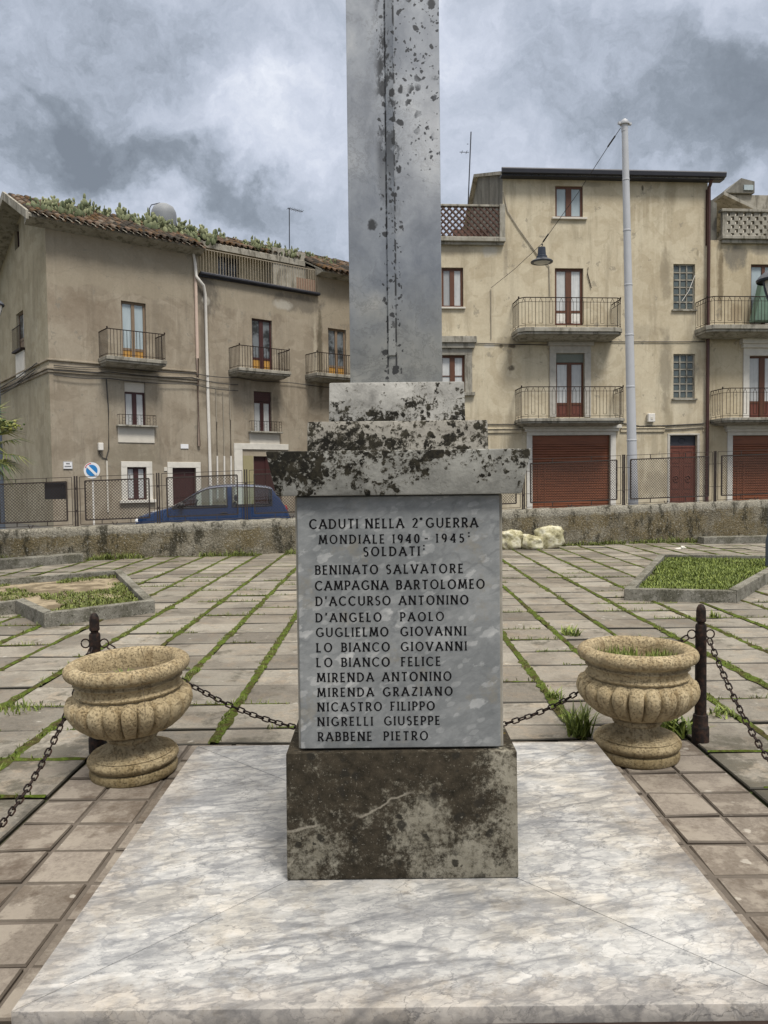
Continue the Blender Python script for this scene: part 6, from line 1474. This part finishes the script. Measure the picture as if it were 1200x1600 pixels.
m = MB(); holed(m, 0, WT, 0, ZP0, list(Q.values())); m.face((0, 0, 0), (0, 0, ZP0), (0, 8, ZP0), (0, 8, 0)); m.face((0, 0, ZP0), (WT, 0, ZP0), (WT, 8, ZP0), (0, 8, ZP0)); m.face((WT, 0, 0), (WT, 8, 0), (WT, 8, ZP0), (WT, 0, ZP0)); m.build('front_wall', MT['pl_third'], ht_)
up0 = tx(1129, 350)[0]
m = MB(); m.hexa([(.0, .02, ZP0 - .45), (up0 - .05, .02, ZP0 - .10), (up0 - .05, .3, ZP0 - .1), (.0, .3, ZP0 - .45), (.0, .02, ZP0 - .40), (up0 - .05, .02, ZP0 - .02), (up0 - .05, .3, ZP0 - .02), (.0, .3, ZP0 - .40)])
m.box(up0 - .1, WT, -.20, .3, ZP0 + .002, ZP0 + .12); m.box(up0 - .06, WT, -.12, .25, ZP0 - .12, ZP0 - .0); pl = m.build('parapet_ledge', MT['stone_trim'], ht_, bevel=.012)
m = MB(); m.face((.02, .3, ZP0 - .2), (up0 - .05, .3, ZP0 - .2), (up0 - .05, .3, ZP1 + .3), (.02, .3, ZR - .5)); m.build('stair_wall', MT['pl_grey'], ht_)
# pierced block parapet: a grid of blocks with staggered round-cornered openings
m = MB(); zb, zt_ = ZP0 + .122, ZP1 - .10; rows = 6; rh = (zt_ - zb) / rows; cw = rh * 1.03; nc = int((WT - up0) / cw)
hol = set()
for j in range(rows):
    for i in range(nc):
        if (i + j) % 2 == 0 and 0 < i: hol.add((i, j))
for j in range(rows):
    for i in range(nc):
        x, z = up0 + i * cw, zb + j * rh
        if (i, j) in hol:
            e = rh * .13; m.box(x, x + e, 0, .14, z, z + rh); m.box(x + cw - e, x + cw, 0, .14, z, z + rh); m.box(x + e, x + cw - e, 0, .14, z, z + e * .6); m.box(x + e, x + cw - e, 0, .14, z + rh - e * .6, z + rh)
        else: m.box(x, x + cw, .0, .14, z, z + rh)
m.build('pierced_blocks', MT['stone_trim'], pl); m = MB(); m.box(up0 - .06, WT, -.06, .2, zt_ + .002, zt_ + .10); m.build('coping', MT['stone_trim'], pl, bevel=.01)
# attic roof and dormer behind
yr0 = 2.2; za_ = tx(1135, 308, yr0)[1]; ua = tx(1131, 300, yr0)[0]
m = MB(); ub = tx(1185, 325, yr0)[0]; z2_ = tx(1185, 325, yr0)[1]; z1_ = tx(1131, 299, yr0)[1]
m.hexa([(ua, yr0, z1_ - .12), (ub, yr0, z2_ - .12), (ub, yr0 + 4, z2_ - .12), (ua, yr0 + 4, z1_ - .12), (ua, yr0, z1_), (ub, yr0, z2_), (ub, yr0 + 4, z2_), (ua, yr0 + 4, z1_)])
zz = tx(1190, 302, 4.0)[1]; m.hexa([(tx(1140, 300, 4)[0], 4.2, zz - 1.5), (WT + 1, 4.2, zz - 1.5), (WT + 1, 7, zz - 1.5), (tx(1140, 300, 4)[0], 7, zz - 1.5), (tx(1140, 300, 4)[0], 4.2, zz), (WT + 1, 4.2, zz), (WT + 1, 7, zz + .5), (tx(1140, 300, 4)[0], 7, zz + .5)])
m.build('attic_roof', MT['stone_trim'], ht_)
m = MB(); m.box(ua + .05, ub, yr0 + .05, yr0 + .15, ZP0, z2_ - .13); m.build('attic_wall', MT['cream'], ht_)
m = MB(); x0, x1 = tx(1157, 290, 4.1)[0], tx(1178, 290, 4.1)[0]; zt2 = tx(1160, 279, 4.1)[1]; zb2 = tx(1160, 302, 4.1)[1]; xs_ = tx(1132, 299, 4.1)[0]
m.extr([(xs_, zb2), (x1, zb2), (x1, zt2 - .12), (x0, zt2)], 'y', 4.05, 5.2); dm = m.build('dormer', MT['pl_grey'], ht_); m = MB(); m.box(x0 + .1, x1 - .08, 4.0, 4.046, zb2 + .1, zt2 - .28); m.build('pane', MT['bluepane'], dm)
window(ht_, Q['d2'], MT['wood'], MT['bluepane'], 2, .18, MT['white_pvc'], name='balcony_door', fw=.07); window(ht_, Q['d1'], MT['wood'], MT['curtain'], 2, .24, MT['door'], name='balcony_door', fw=.07, mw=.2); surround(ht_, Q['d1'], .22, MT['white_trim'], .26, .05, hood=.3, name='door_surround')
shutter(ht_, Q['g']); surround(ht_, Q['g'], .19, MT['white_trim'], .12, .04, hood=.22, name='garage_surround')
bal_px(HT, ht_, 1107.5, 1268, 463, 507, 522, 1.0, slab_m=MT['stone_trim'], rail_m=MT['iron'], style='fancy', cham=.20, nb=.115); bal_px(HT, ht_, 1132, 1290, 606, 652, 662, 1.0, slab_m=MT['stone_trim'], rail_m=MT['iron'], style='fancy', cham=.20, nb=.115)
m = MB(); u0, z0 = tx(1178, 502, -.55); u1, z1 = tx(1212, 430, -.55); m.hexa([(u0, -.6, z0), (u1 + .4, -.6, z0), (u1 + .4, -.2, z0), (u0, -.2, z0), (u0 + .35, -.6, z1), (u1, -.6, z1), (u1, -.2, z1), (u0 + .35, -.2, z1)])
o = m.build('netting_cover', MT['gauze'], None, off=(u0, -.4, z0), bevel=.04); o.location = HT.w(u0, -.4, z0); o.rotation_euler = (0, 0, HT.a); tag(o, 'green netting covering something on the upper right balcony', 'netting')
